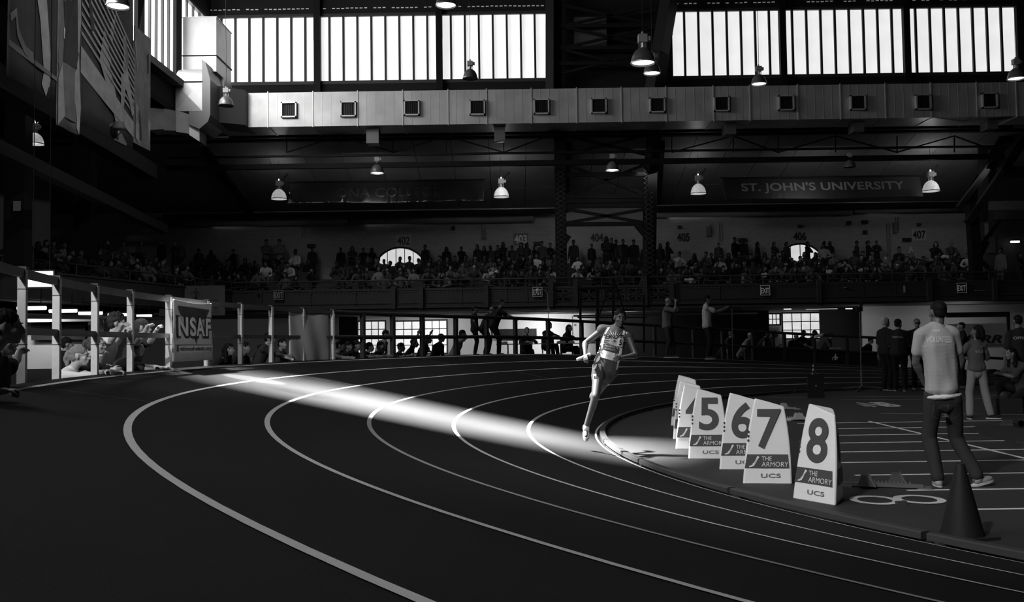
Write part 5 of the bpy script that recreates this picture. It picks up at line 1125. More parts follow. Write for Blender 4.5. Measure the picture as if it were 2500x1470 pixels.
def person(label, loc, rz=0, sp=None, scale=1.0, skin=.25, top=.1, bottom=.04, hairv=.02, shoev=.1, vox=.010, group=None, parts=True, extra=None, name='person'):
    J = skeleton(sp or {}); g = J['g']; gi = g['girth']
    r = empty(name, loc, rz, label=label, cat='person', group=group); r.scale = (scale,)*3
    S = lambda n_, v: M('%s_%03d' % (n_, int(round(v*1000))), v, {'skin': .5, 'hair': .6, 'cloth': .85, 'denim': .85, 'shoe': .6}[n_], spec={'skin': .45, 'shoe': .25}.get(n_, .06))
    body = obj('body', body_mesh(J, vox), S('skin', skin), r, True)
    up = J['up']; v = Vol(); v_torso(v, J, .015, g.get('hemlow', -.08) if not g['shorts'] else -.02, not g['shorts'])
    for s_ in 'ab':
        if g['sleeve'] > 0:
            t = g['sleeve']; e = J['s'+s_].lerp(J['e'+s_], min(1, t)); v.cap(J['s'+s_], e, .070*gi, (.063 if t < 1 else .054)*gi)
            if t > 1: v.cap(J['e'+s_], J['e'+s_].lerp(J['w'+s_], min(1, t-1)), .054*gi, .040)
    me = v.mesh('shirt', vox*1.2, 12); wrinkle(me, .020, 8, loc[0]); obj('shirt', me, S('cloth', top), body if False else r, True)
    v = Vol(); v.ell(J['pel']-up*.02, (.152*gi, .115*gi, .115), J['RT']).ell(J['pel']-up*.06, (.125*gi, .105*gi, .13), J['RT'])
    for s_ in 'ab':
        if g['shorts']: v.cap(J['p'+s_], J['p'+s_].lerp(J['k'+s_], g['shorts']), .10*gi, .088)
        else: v.cap(J['p'+s_], J['k'+s_], .093*gi, .075).cap(J['k'+s_], J['n'+s_].lerp(J['k'+s_], .04), .073, .064)
    me = v.mesh('trousers', vox*1.2, 3); wrinkle(me, .012, 9, loc[1]+5); obj('shorts' if g['shorts'] else 'trousers', me, S('denim', bottom), r, True)
    if g['hair'] != 'none':
        h_ = obj('cap' if g['hair'] == 'cap' else 'hair', hair_mesh(J, g['hair'], min(vox, .009), int(abs(loc[0]*10))), S('hair', hairv), r, True)
    for s_ in 'ab':
        n_, t = J['n'+s_], J['t'+s_]; pitch = Vector((0, 0, g.get('sp'+s_, 0))); t2 = (t+pitch).normalized(); upv = Vector((0, 0, 1)) if abs(t2.z) < .9 else Vector((0, -1, 0)); Rf = frame(upv-t2*upv.dot(t2), t2); b_ = n_+Rf @ Vector((0, .045, -.05))
        v = Vol(); v.ell(b_+Rf @ Vector((0, -.055, .01)), (.042, .052, .04), Rf).ell(b_+Rf @ Vector((0, .035, -.002)), (.045, .095, .034), Rf).cap(n_-Vector((0, 0, .02)), n_, .046, .045)
        sh = obj('shoe', v.mesh('shoe', .009, 2), S('shoe', shoev), r, True)
        MB().prism([(.040*math.cos(a)*(1+.12*math.sin(a)), .135*math.sin(a)) for a in [2*PI*i/18 for i in range(18)]], lambda x, y: b_+Rf @ Vector((x*1.12, y-.005, -.040)), lambda x, y: b_+Rf @ Vector((x*1.12, y-.005, -.018))).build('sole', M('shoe_sole', .6 if shoev > .03 else .2, .6), sh)
    if vox < .013:
        R = J['RH']
        for s_ in (-1, 1):
            c = J['hd']+R @ Vector((s_*.030, .079, .008)); ev = MB(); ev.add([c+R @ Vector((a*.0125, b*.009, d*.0065)) for a, b, d in ICO[0]], ICO[1]); eo = ev.build('eye', M('eye_white', .18, .3), r, smooth=True)
            c2 = c+R @ Vector((0, .0065, 0)); MB().add([c2+R @ Vector((a*.0058, b*.0045, d*.0062)) for a, b, d in ICO[0]], ICO[1]).build('iris', M('iris_dark', .01, .2), eo, smooth=True)
            bc = J['hd']+R @ Vector((s_*.030, .089, .032)); MB().add([bc+R @ Vector((a*.016, b*.005, d*.0032+(-.003*abs(a)))) for a, b, d in ICO[0]], ICO[1]).build('eyebrow', S('hair', hairv), r, smooth=True)
        c = J['hd']+R @ Vector((0, .0955, -.0615)); MB().add([c+R @ Vector((a*.021, b*.006, d*.0035)) for a, b, d in ICO[0]], ICO[1]).build('lips', M('lips_%03d' % int(skin*1000), skin*.55, .5), r, smooth=True)
    if extra: extra(r, J)
    return r, J
def decal(r, target, me, mat, name, to_dir, off=.004):
    """press a flat mesh (local x, z) on to a body surface along to_dir (local)"""
    tm = target.data; bvh = BVHTree.FromPolygons([v.co[:] for v in tm.vertices], [p.vertices[:] for p in tm.polygons]); d = Vector(to_dir).normalized()
    bm = bmesh.new(); bm.from_mesh(me); bmesh.ops.triangulate(bm, faces=bm.faces[:])
    for _ in range(3):
        es = [e for e in bm.edges if e.calc_length() > .03]
        if not es: break
        bmesh.ops.subdivide_edges(bm, edges=es, cuts=1); bmesh.ops.triangulate(bm, faces=bm.faces[:])
    bm.to_mesh(me); bm.free(); last = None
    for v in me.vertices:
        o_ = v.co-d*1.5; h = bvh.ray_cast(o_, d)
        dep = (h[0]-v.co).dot(d) if h[0] is not None else last
        if dep is None: dep = 0
        last = dep; v.co = v.co+d*(dep-off)
    return obj(name, me, mat, r)
def flat(polys, y=0):
    vs, fs = [], []
    for p in polys: fs.append(tuple(range(len(vs), len(vs)+len(p)))); vs += [(a, y, b) for a, b in p]
    me = bpy.data.meshes.new('flat'); me.from_pydata(vs, [], fs); return me
def child(r, n_): return [c for c in r.children if c.name.split('.')[0] == n_][0]
def moved(me, dx, dy, dz, wid=None, rot=0):
    if wid: xs = [v.co.x for v in me.vertices]; k = wid/(max(xs)-min(xs))
    else: k = 1
    cr, sr_ = math.cos(rot), math.sin(rot)
    for v in me.vertices: x, z = v.co.x*k, v.co.z; v.co = Vector((x*cr-z*sr_+dx, dy, x*sr_+z*cr+dz))
    return me
# ------------------------------------------------------------------ the runner
G0 = G(1440, 1098, .07); RS = (CAM_Z-.07)
kx_ = G0.y/F_PX
def RP(px, py, y=0.0):
    v = W(px, py, G0.y+y); return (v.x-G0.x, y, v.z)
def runner():
    sp = dict(pel=RP(1478, 912, .05), ch=RP(1505, 817, 0), hd=RP(1514, 790, -.05), fw=(-.25, -1, -.1), hfw=(.10, -1, -.22), hup=(.10, -.1, 1), rt=(.93, -.15, -.22), hip=(.93, .25, -.18), ha=RP(1429, 878, -.12), hb=RP(1520, 886, -.30), ea=(-.8, .9, -.2), eb=(1, .3, -.7),
              fa=RP(1431, 1056, -.12), ka=(.15, -1, .1), fb=RP(1480, 932, .44), kb=(-.5, -1, -.6), ta=(-.10, -.85, -.35), tb=(0, .9, -.3), spa=-.45, spb=0, hair='buzz', sleeve=.0, hem=.02, shorts=.30, girth=1.0, curl=.95, pna=(.3, -.2, -.9), pnb=(-.1, .9, -.2))
    r, J = person('runner in a sunburst racing top leaning into the bend with a white baton', G0, 0, sp, 1.0, skin=.05, top=.065, bottom=.05, hairv=.006, shoev=.62, vox=.0075)
    sh = child(r, 'shirt'); D = (0, 1, 0)
    P2 = lambda px, py: (lambda q: (q[0], q[2]))(RP(px, py, -.05))
    WHT = M('jersey_white', .72, .8); DRK = M('jersey_black', .012, .8)
    decal(r, sh, flat([[P2(*q) for q in ((1484, 812), (1490, 812), (1478, 830), (1473, 852), (1469, 875), (1464, 892), (1455, 902), (1450, 900), (1452, 888), (1462, 868), (1470, 840), (1476, 824))]]), WHT, 'side_panel', D, .004)
    decal(r, sh, flat([[P2(*q) for q in ((1521, 820), (1526, 821), (1522, 840), (1520, 862), (1516, 890), (1508, 918), (1505, 916), (1510, 885), (1513, 860), (1516, 838))]]), WHT, 'side_panel', D, .004)
    cx, cy = 1500, 846; polys = []
    for i in range(26):
        a = 2*PI*i/26; R_ = 25 if i % 2 else 31; polys.append([P2(cx+2*math.cos(a), cy+2*math.sin(a)), P2(cx+12*math.cos(a+.085), cy+12*math.sin(a+.085)), P2(cx+R_*math.cos(a), cy+R_*math.sin(a)*.95), P2(cx+12*math.cos(a-.085), cy+12*math.sin(a-.085))])
    decal(r, sh, flat(polys), WHT, 'sunburst_print', D, .006)
    q = P2(1499, 835); decal(r, sh, moved(text_mesh("ST BENEDICT'S", .058, .035, 1, depth=.001), q[0], -.05, q[1], .26, -.06), DRK, 'lettering', D, .009)
    decal(r, sh, flat([[P2(*p_) for p_ in ((1476, 851), (1505, 859), (1503, 872), (1473, 865))]]), M('jersey_sponsor_panel', .05, .8), 'sponsor_panel', D, .008)
    q = P2(1489, 858.5); decal(r, sh, moved(text_mesh("New Balance", .026, .02, 1, depth=.001), q[0], -.05, q[1], .125, -.22), WHT, 'lettering', D, .012)
    q = P2(1488, 865.5); decal(r, sh, moved(text_mesh("NATIONALS", .028, .02, 1, depth=.001), q[0], -.05, q[1], .13, -.22), WHT, 'lettering', D, .012)
    decal(r, sh, flat([[P2(*p_) for p_ in ((1472, 867), (1502, 876), (1497, 894), (1464, 884))]]), WHT, 'race_bib', D, .010)
    q = P2(1484, 881); decal(r, sh, moved(text_mesh("157", .022, .0, 1, depth=.001), q[0], -.05, q[1], .05, -.25), M('faint_print', .4), 'lettering', D, .014)
    decal(r, sh, flat([[P2(*p_) for p_ in ((1508, 838), (1523, 840), (1518, 861), (1505, 857))]]), WHT, 'number_sticker', D, .016)
    q = P2(1513.5, 849); decal(r, sh, moved(text_mesh("5", .075, .02, 1, depth=.001), q[0], -.05, q[1], .036, -.12), DRK, 'numeral', D, .021)
    q = P2(1530, 826); decal(r, sh, flat([[(q[0]+x, q[1]+z) for x, z in ((-.02, 0), (0, .02), (.005, .004), (.03, 0), (.003, -.004), (-.002, -.015))]]), WHT, 'shirt_mark', D, .006)
    tr_ = child(r, 'shorts'); decal(r, tr_, flat([[P2(*p_) for p_ in ((1452, 903), (1458, 902), (1455, 912), (1450, 914))]]), WHT, 'short_side_panel', D, .006)
    bd = child(r, 'body'); ax, az = P2(1443, 935); decal(r, tr_, flat([[P2(*p_) for p_ in ((1447, 926), (1455, 926), (1453, 946), (1446, 947))]]), WHT, 'thigh_number_sticker', D, .014); q = P2(1450.5, 936); decal(r, tr_, moved(text_mesh("5", .06, .015, 1, depth=.001), q[0], -.05, q[1], .026, -.1), DRK, 'numeral', D, .019)
    # baton held in the hand
    a, b = Vector(RP(1409, 891, -.20)), Vector(RP(1441, 878, -.12))
    m = MB().tube(a, b, .0195, None, 20); m2 = MB().lathe([(.019, 0), (.0195, .3)], n=4)
    o = m.build('relay_baton', M('baton_white', .85, .35), smooth=False); o.location = G0; tag(o, 'white relay baton gripped in the hand of the runner', 'baton')
    MB().tube(a-(b-a).normalized()*.001, a+(b-a)*.01, .014, None, 16).build('baton_end', M('baton_hole', .15), o)
runner()
# ------------------------------------------------------------------ the volunteer seen from behind
V0 = G(2335, 1187, 0)
def VP(px, py, y=0.0): v = W(px, py, V0.y+y); return (v.x-V0.x, y, v.z)
def volunteer():
    sp = dict(pel=VP(2303, 965), ch=VP(2286, 803, -.02), hd=VP(2289, 764, .02), fw=(-.1, 1, 0), hfw=(-.15, 1, -.05), hup=(.02, 0, 1), rt=(-.99, -.06, .0), hip=(-.97, .1, .15), ha=VP(2324, 938, .13), hb=VP(2256, 934, .14), ea=(1.0, -.25, -.1), eb=(-1.0, -.25, -.1),
              fa=VP(2386, 1163, -.02), fb=VP(2291, 1169, .02), ka=(-.2, 1, 0), kb=(-.2, 1, 0), ta=(.95, .25, 0), tb=(.25, 1, 0), spa=.18, hair='buzz', sleeve=.60, hemlow=.10, girth=1.0, curl=.4)
    def ext(r, J):
        up = J['up']; v = Vol(); v.ell(J['pel']-up*.005, (.192, .140, .045), J['RT']); obj('undershirt_hem', v.mesh('hem', .01, 3), M('undershirt_white', .62, .85), r, True)
        v = Vol()
        for i in range(9):
            a = PI*i/8; a2 = PI*(i+1)/8
            if i < 8: v.cap(J['ch']+Vector((.085*math.cos(a), .0-.055*math.sin(a), .03+.0*i)), J['ch']+Vector((.085*math.cos(a2), -.055*math.sin(a2), .03)), .006)
        obj('lanyard', v.mesh('lanyard', .005, 1), M_BLACK, r, True)
    r, J = person('man in a pale grey volunteer t-shirt and dark jeans seen from behind', V0, 0, sp, 1.0, skin=.085, top=.33, bottom=.035, hairv=.008, shoev=.30, vox=.009, extra=ext)
    sh = child(r, 'shirt'); hm = M('volunteer_white_print', .85, .8)
    q = VP(2281, 829); decal(r, sh, moved(text_mesh('VOLUNTEER', .062, .03, 1.0, depth=.001), q[0], -.3, q[2], .25, -.03), hm, 'lettering', (0, 1, 0), .006)
    q = VP(2275, 807); decal(r, sh, moved(text_mesh('NSAF', .024, .03, 1.0, depth=.001, shear=.3), q[0], -.3, q[2], .078), hm, 'lettering', (0, 1, 0), .006)
    tr_ = child(r, 'trousers')
    for sx in (-1, 1):
        c = VP(2287+30*(sx > 0)+3, 1003); w = .065; st_ = .004
        P5 = [(c[0]-w, c[2]+.06), (c[0]+w, c[2]+.06), (c[0]+w, c[2]-.05), (c[0], c[2]-.085), (c[0]-w, c[2]-.05)]; polys = []
        for i in range(5):
            a, b = Vector(P5[i]), Vector(P5[(i+1) % 5]); d = (b-a).normalized(); n_ = Vector((-d.y, d.x))*st_*.5; polys.append([tuple(a+n_), tuple(b+n_), tuple(b-n_), tuple(a-n_)])
        decal(r, tr_, flat(polys, -.3), M('denim_seam', .09), 'back_pocket', (0, 1, 0), .003)
volunteer()
def place(px, py_top, Y, base_z, H=1.765):
    """ground point and scale so that a standing figure's head top is at that picture height"""
    v = W(px, py_top, Y); return Vector((v.x, Y, base_z)), (v.z-base_z)/H
# girl volunteer
p = G(2402, 1023, 0); sc_ = (W(2395, 796, p.y).z)/1.765
r, J = person('girl in a grey volunteer t-shirt and pale jeans seen from behind', p, 0, dict(fw=(-.1, 1, 0), hfw=(-.8, .6, .1), rt=(-1, -.12, 0), hip=(-1, 0, 0), pel=(-.10, 0, .95), ch=(-.12, 0, 1.44), hd=(-.06, .03, 1.66), fa=(.14, 0, .085), fb=(-.26, 0, .085), ta=(.85, -.3, 0), tb=(.3, 1, 0), ka=(0, 1, 0), kb=(0, 1, 0), ha=(-.05, .28, 1.15), hb=(-.25, .28, 1.15), ea=(1, -.3, -.6), eb=(-1, -.3, -.6), hair='bob', sex=1, sleeve=.95, hemlow=.02, girth=.92), sc_, skin=.09, top=.075, bottom=.20, hairv=.008, shoev=.015, vox=.010)
decal(r, child(r, 'shirt'), moved(text_mesh('VOLUNTEER', .055, .02, 1.0, depth=.001), -.03, -.3, 1.28, .30, .04), M('dim_white_print', .5), 'lettering', (0, 1, 0), .007)
decal(r, child(r, 'shirt'), moved(text_mesh('NSAF', .025, .03, 1.0, depth=.001, shear=.3), -.02, -.3, 1.38, .09), M('dim_white_print', .5), 'lettering', (0, 1, 0), .007)
# officials standing at the far side of the infield
def official(px, ptop, pfoot, rz, label, sp, **kw):
    p = G(px, pfoot, 0); s_ = W(px, ptop, p.y).z/1.765; return person(label, p, rz, sp, s_, **kw)
k_ = dict(skin=.22, top=.022, bottom=.012, shoev=.02, vox=.014)
r, J = official(2165, 775, 953, math.radians(105), 'white haired official in black standing first of the pair facing away', dict(hair='short', girth=1.12, sleeve=.85, hb=(.26, .02, .80), hfw=(0, -1, -.1)), hairv=.4, **k_)
decal(r, child(r, 'shirt'), moved(text_mesh('OFFICIAL', .05, .02, depth=.001), 0, .3, 1.30, .24, 0), M('dim_white_print', .5), 'lettering', (0, -1, 0), .007) if False else None
r, J = official(2198, 779, 955, math.radians(150), 'dark haired official in black with lettering on the back, second of the pair', dict(hair='short', girth=1.15, sleeve=.85, hfw=(-.5, -1, -.2), ha=(-.12, -.28, 1.1), hb=(.12, -.28, 1.1)), hairv=.015, **k_)
me = moved(text_mesh('OFFICIAL', .05, .02, depth=.001), 0, .3, 1.32, -.26, 0); decal(r, child(r, 'shirt'), me, M('dim_white_print', .5), 'lettering', (0, -1, 0), .007)
r, J = official(2243, 777, 950, math.radians(-10), 'man with dark glasses behind the shoulder of the volunteer', dict(hair='buzz', girth=1.05, sleeve=1.9), hairv=.15, **k_)
MB().box(J['hd']+Vector((0, -.095, .008)), (.13, .012, .03)).build('sunglasses', M_BLACK, r)
r, J = official(2354, 786, 945, math.radians(-100), 'short haired man in a patterned dark top behind the girl volunteer', dict(hair='buzz', girth=.95, sleeve=1.9, hup=(0, .1, 1), ha=(-.1, -.3, 1.2), hb=(.1, -.3, 1.25)), hairv=.02, **k_)
r, J = official(2494, 768, 1000, PI, 'tall official in black at the far edge, seen from behind', dict(hair='buzz', girth=1.05, sleeve=.85), hairv=.01, skin=.10, top=.022, bottom=.012, shoev=.02, vox=.013)
me = moved(text_mesh('OFFICIAL', .05, .02, depth=.001), 0, .3, 1.33, -.30, 0); decal(r, child(r, 'shirt'), me, M('dim_white_print', .5), 'lettering', (0, -1, 0), .007)
# crouching person with camera at the far edge
p = G(2478, 1004, 0); r, J = person('crouching person in dark clothes holding a small camera at the far edge', p, math.radians(-78), dict(pel=(0, .18, .42), ch=(0, .05, .90), hd=(0, -.05, 1.08), hfw=(0, -1, -.3), fa=(-.13, -.12, .085), fb=(.12, .20, .085), ka=(-.1, -1, .6), kb=(.2, -1, .2), ha=(-.08, -.38, .72), hb=(.06, -.38, .72), ea=(-.5, 0, -1), eb=(.5, 0, -1), hair='long', sleeve=.9), 1.05, skin=.14, top=.05, bottom=.02, hairv=.008, shoev=.12, vox=.012)
w_ = r.matrix_basis @ Vector((0, 0, 0)); q = Matrix.Rotation(math.radians(-78), 3, 'Z') @ Vector((0, -.46, .76)); tag(MB().box((0, 0, 0), (.14, .07, .09)).tube((0, 0, 0), (-.12, 0, 0), .035).build('camera', M_BLACK, loc=p+q*1.05), 'small camera held by the crouching person', 'camera')
# photographers on the far bank
def on_bank(px, py): 
    s_ = s_at_px(px, 5.95); return track_pt(5.95, s_)
p = on_bank(1632, 862); s_ = (W(1622, 726, p.y).z-p.z)/1.765
r, J = person('photographer in a grey shirt holding a camera to the face on the far bank', p, math.radians(62), dict(ha=(-.05, -.27, 1.60), hb=(.06, -.25, 1.60), ea=(-.4, -.3, -1), eb=(.4, -.3, -1), hair='bald', girth=1.12, sleeve=.95, fa=(-.14, 0, .085), fb=(.12, -.1, .085)), s_, skin=.15, top=.10, bottom=.03, hairv=.05, shoev=.05, vox=.012)
tag(MB().box((0, 0, 0), (.14, .1, .1)).tube((0, 0, 0), (.16, -.09, 0), .045).build('camera', M_BLACK, loc=p+Matrix.Rotation(math.radians(62), 3, 'Z') @ Vector((0, -.20, 1.63))*s_), 'camera raised by the photographer in the grey shirt', 'camera')
p = on_bank(1728, 864); s_ = (W(1720, 721, p.y).z-p.z)/1.765
r, J = person('photographer in a white polo shirt with a long lens on a monopod', p, math.radians(80), dict(ha=(-.10, -.50, 1.40), hb=(.10, -.48, 1.36), ea=(-.3, 0, -1), eb=(.3, 0, -1), hair='short', girth=1.0, sleeve=.75, hfw=(0, -1, -.35), fa=(-.12, 0, .085), fb=(.12, -.05, .085)), s_, skin=.13, top=.32, bottom=.02, hairv=.01, shoev=.08, vox=.012)
q = p+Matrix.Rotation(math.radians(80), 3, 'Z') @ Vector((0, -.56, 1.44))*s_; cm_ = empty('camera_on_monopod', (q.x, q.y, p.z), label='camera with a long lens standing on a thin monopod before the white polo photographer', cat='camera'); h = q.z-p.z
MB().box((0, 0, h), (.13, .12, .12)).build('camera_body', M_BLACK, cm_); MB().tube((.05, 0, h), (.34, 0, h-.02), .05, .065, 14).tube((.34, 0, h-.02), (.44, 0, h-.03), .07, .07, 14).build('lens', M('lens_barrel', .03, .4), cm_); MB().tube((.16, 0, h-.05), (.14, 0, 0), .014).build('monopod', M('monopod_grey', .09, .4, metal=.5), cm_)
# ================================================================== PEOPLE AT THE FENCE
def out_n(s): a, b = track_pt(6.18, s), track_pt(6.18, s+.05); t = b-a; t.z = 0; t.normalize(); n_ = Vector((-t.y, t.x, 0)); c = Vector((TCX, TCY, 0)); return n_ if (a-c).dot(n_) > 0 else -n_
def leaner(label, px, ptop, out=.35, rz=90, ha=None, hb=None, lean=.15, back=None, **kw):
    kw.pop('s', None); ko = 6.18+out/LW; base = track_pt(ko, s_at_px(px, ko, -36.4, 8)); Y = kw.pop('Y', base.y)
    v = W(px, ptop, Y); base = Vector((v.x, Y, 0)); sc_ = kw.pop('sc', 1.0); H = v.z/sc_; delta = min(.75, max(-.12, 1.765-H)); a = math.radians(rz); sp = dict(kw.pop('sp', {}))
    sp.setdefault('pel', (0, lean*.9, .95-delta)); sp.setdefault('ch', (0, -lean*.7, 1.47-delta)); hz = 1.64-delta; sp.setdefault('hd', (0, -lean-.04, hz))
    off = Matrix.Rotation(a, 3, 'Z') @ Vector((0, sp['hd'][1], 0))*sc_; base = base-Vector((off.x, off.y, 0))
    Ri = Matrix.Rotation(-a, 3, 'Z')
    def hand(t):
        if t is None: return None
        kind, hpx = t[0], t[1]
        if kind == 'xyz': return tuple(Ri @ (Vector(t[2])-base)/sc_)
        ss_ = s_at_px(hpx, 6.18)
        w_ = track_pt(6.18, ss_)+Vector((0, 0, .575))+out_n(ss_)*.03 if kind == 'rail' else track_pt(5.98 if len(t) < 3 else t[2], ss_)+Vector((0, 0, .045))
        return tuple(Ri @ (w_-base)/sc_)
    for k_, t in (('ha', ha), ('hb', hb)):
        h = hand(t)
        if h: sp[k_] = h
    sp.setdefault('ea', (-.6, .3, -1)); sp.setdefault('eb', (.6, .3, -1))
    if 'sp' in kw: kw.pop('sp')
    return person(label, base, a, sp, sc_, **kw)
# foreground group, left of the banner
leaner('tall curly haired young man in a white shirt gripping the middle rail', 287, 765, .30, 98, ('rail', 300), ('rail', 316), .12, sc=1.12, skin=.42, top=.66, bottom=.05, hairv=.035, vox=.009, sp=dict(hair='curly', sleeve=1.25, hfw=(.1, -1, .12), curl=1.1, pna=(0, -.6, -1), pnb=(0, -.6, -1)))
leaner('boy in a dark t-shirt with both hands hooked over the middle rail', 348, 779, .32, 98, ('rail', 362), ('rail', 388), .10, sc=1.12, skin=.40, top=.035, bottom=.02, hairv=.05, vox=.009, sp=dict(hair='short', sleeve=.8, hfw=(.15, -1, -.15), curl=1.2, pna=(0, -.6, -1), pnb=(0, -.6, -1)))
leaner('boy bending low whose forearm rests on the edge of the track', 332, 826, .34, 96, ('edge', 384, 5.8), ('edge', 372, 6.0), .25, sc=1.12, skin=.36, top=.045, bottom=.02, hairv=.012, vox=.010, sp=dict(hair='short', sleeve=.9, curl=.5, ea=(-.3, 0, -1), pna=(0, 0, -1), pnb=(0, 0, -1)))
leaner('blonde girl in a pale sweater with arms folded on the track edge', 196, 843, .28, 92, ('edge', 246), ('edge', 240, 6.06), .22, sc=1.12, skin=.42, top=.60, bottom=.1, hairv=.20, vox=.009, sp=dict(hair='pony', sleeve=1.85, sex=1, girth=.92, hfw=(.1, -1, -.12), curl=1.2, pna=(0, 0, -1), pnb=(0, 0, -1)))
leaner('girl with a brown ponytail and a dark top looking along the track', 236, 818, .36, 96, ('edge', 262), ('edge', 272, 6.1), .2, sc=1.12, skin=.40, top=.012, bottom=.03, hairv=.07, vox=.009, sp=dict(hair='pony', sleeve=1.85, sex=1, girth=.9, hfw=(.05, -1, -.08), curl=.9))
leaner('large dark haired boy with a fist on the track, nearest of all the spectators', 18, 756, .22, 100, ('xyz', 20, tuple(G(30, 928, 1.21))), ('xyz', 20, tuple(G(8, 955, 1.2))), .30, skin=.30, top=.10, bottom=.03, hairv=.012, vox=.009, Y=6.5, sp=dict(hair='short', sleeve=1.7, girth=1.12, hfw=(.12, -1, -.1), curl=1.4, pna=(0, 0, -1), pnb=(0, 0, -1)))
leaner('youth hidden behind the nearest boy, bare arms stretched to the middle rail', 14, 800, .75, 85, ('rail', 84), ('rail', 108), .1, skin=.42, top=.05, bottom=.03, hairv=.02, vox=.010, Y=8.1, sp=dict(hair='short', sleeve=.5, curl=1.1, pna=(0, -.4, -1), pnb=(0, -.4, -1)))
leaner('person with dark hair standing back behind the blonde girl', 165, 824, 2.6, 120, None, None, .05, skin=.2, top=.012, bottom=.02, hairv=.01, vox=.014, sp=dict(hair='short', sleeve=1.9))
# group between the nsaf banner and the platform (dim)
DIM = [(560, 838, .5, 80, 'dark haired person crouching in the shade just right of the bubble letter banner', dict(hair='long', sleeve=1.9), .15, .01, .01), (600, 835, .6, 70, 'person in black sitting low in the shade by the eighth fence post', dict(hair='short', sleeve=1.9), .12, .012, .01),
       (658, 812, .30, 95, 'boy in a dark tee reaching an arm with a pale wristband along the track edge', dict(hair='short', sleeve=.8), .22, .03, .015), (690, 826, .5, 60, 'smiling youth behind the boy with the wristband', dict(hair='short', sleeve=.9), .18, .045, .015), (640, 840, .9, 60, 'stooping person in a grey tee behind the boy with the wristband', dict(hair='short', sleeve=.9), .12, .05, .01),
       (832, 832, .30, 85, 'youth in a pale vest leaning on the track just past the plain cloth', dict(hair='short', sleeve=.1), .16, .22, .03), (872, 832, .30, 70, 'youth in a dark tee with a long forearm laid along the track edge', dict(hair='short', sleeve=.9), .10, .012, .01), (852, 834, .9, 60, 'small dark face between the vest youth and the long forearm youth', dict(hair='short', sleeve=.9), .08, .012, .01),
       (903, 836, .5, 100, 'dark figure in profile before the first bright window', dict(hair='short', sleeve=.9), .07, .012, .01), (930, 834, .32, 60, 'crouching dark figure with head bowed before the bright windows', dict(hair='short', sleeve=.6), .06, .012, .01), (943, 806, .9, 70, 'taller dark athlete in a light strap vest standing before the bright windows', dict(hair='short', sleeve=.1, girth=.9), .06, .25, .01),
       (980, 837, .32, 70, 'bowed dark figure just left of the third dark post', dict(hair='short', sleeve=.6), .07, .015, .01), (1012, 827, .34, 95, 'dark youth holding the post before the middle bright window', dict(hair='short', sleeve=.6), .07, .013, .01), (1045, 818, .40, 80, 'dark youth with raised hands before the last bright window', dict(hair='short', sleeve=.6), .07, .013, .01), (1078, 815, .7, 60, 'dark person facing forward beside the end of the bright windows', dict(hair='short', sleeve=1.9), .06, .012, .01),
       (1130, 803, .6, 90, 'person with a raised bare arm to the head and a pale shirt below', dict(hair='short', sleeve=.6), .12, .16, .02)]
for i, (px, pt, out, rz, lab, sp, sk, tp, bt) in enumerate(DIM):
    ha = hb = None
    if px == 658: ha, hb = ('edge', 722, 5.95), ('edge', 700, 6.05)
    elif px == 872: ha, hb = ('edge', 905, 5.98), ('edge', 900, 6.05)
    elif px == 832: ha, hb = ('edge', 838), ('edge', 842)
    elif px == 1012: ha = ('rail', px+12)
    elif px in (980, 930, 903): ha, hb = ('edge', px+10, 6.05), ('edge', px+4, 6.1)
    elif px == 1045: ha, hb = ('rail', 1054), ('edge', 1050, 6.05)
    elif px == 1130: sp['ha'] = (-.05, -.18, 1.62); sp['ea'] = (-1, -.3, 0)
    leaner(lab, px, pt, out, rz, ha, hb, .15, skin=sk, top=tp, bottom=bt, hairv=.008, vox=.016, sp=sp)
w_ = track_pt(5.98, s_at_px(716, 6)); tag(MB().box((0, 0, 0), (.05, .05, .03)).build('wristband', M('pale_band', .5), loc=w_+Vector((-.03, 0, .07))), 'pale wristband lying at the wrist on the track edge', 'wristband')
# platform the staff stand on, and the three men
p = W(1190, 870, 27.5); tag(MB().b2((W(1120, 870, 27.5).x, 28.65, 0), (W(1262, 870, 27.5).x, 30.0, 1.12)).build('wooden_platform', M('platform_wood', .015, .7)), 'low dark platform behind the fence that the three staff men stand on', 'platform')
for px, pt, Y, rz, lab, sp, hv in ((1158, 747, 28.95, 95, 'staff man in black with a hand on the hip on the low platform', dict(hair='short', girth=1.1, sleeve=.85, ha=(-.22, -.05, 1.05), ea=(-1, .3, -.2)), .02), (1186, 748, 29.5, 120, 'bald staff man stooping between the two standing staff men', dict(hair='bald', girth=1.12, sleeve=.85, pel=(0, .1, .9), ch=(0, -.15, 1.36), hd=(0, -.25, 1.53)), .05), (1216, 730, 29.0, 85, 'staff man in black leaning both arms on the padded top rail', dict(hair='short', girth=1.12, sleeve=.85, pel=(0, .15, .93), ch=(0, -.05, 1.42), hd=(0, -.10, 1.64), ha=(-.10, -.62, 1.12), hb=(.05, -.55, 1.13), ea=(-1, .2, -.4), eb=(1, .2, -.4)), .03)):
    v = W(px, pt, Y); H = dict(BASE, **sp)['hd'][2]+.125; s_ = min(1.12, (v.z-1.12)/H); r, J = person(lab, Vector((v.x, Y, v.z-H*s_)), math.radians(rz), sp, s_, skin=.17, top=.018, bottom=.01, hairv=hv, shoev=.02, vox=.013)
    r.location.z = max(1.12, r.location.z)
    if px < 1200:
        me = moved(text_mesh('STAFF', .06, .02, depth=.001), 0, .3, 1.25, -.22); decal(r, child(r, 'shirt'), me, M('dim_white_print', .5), 'lettering', (0, -1, 0), .007)
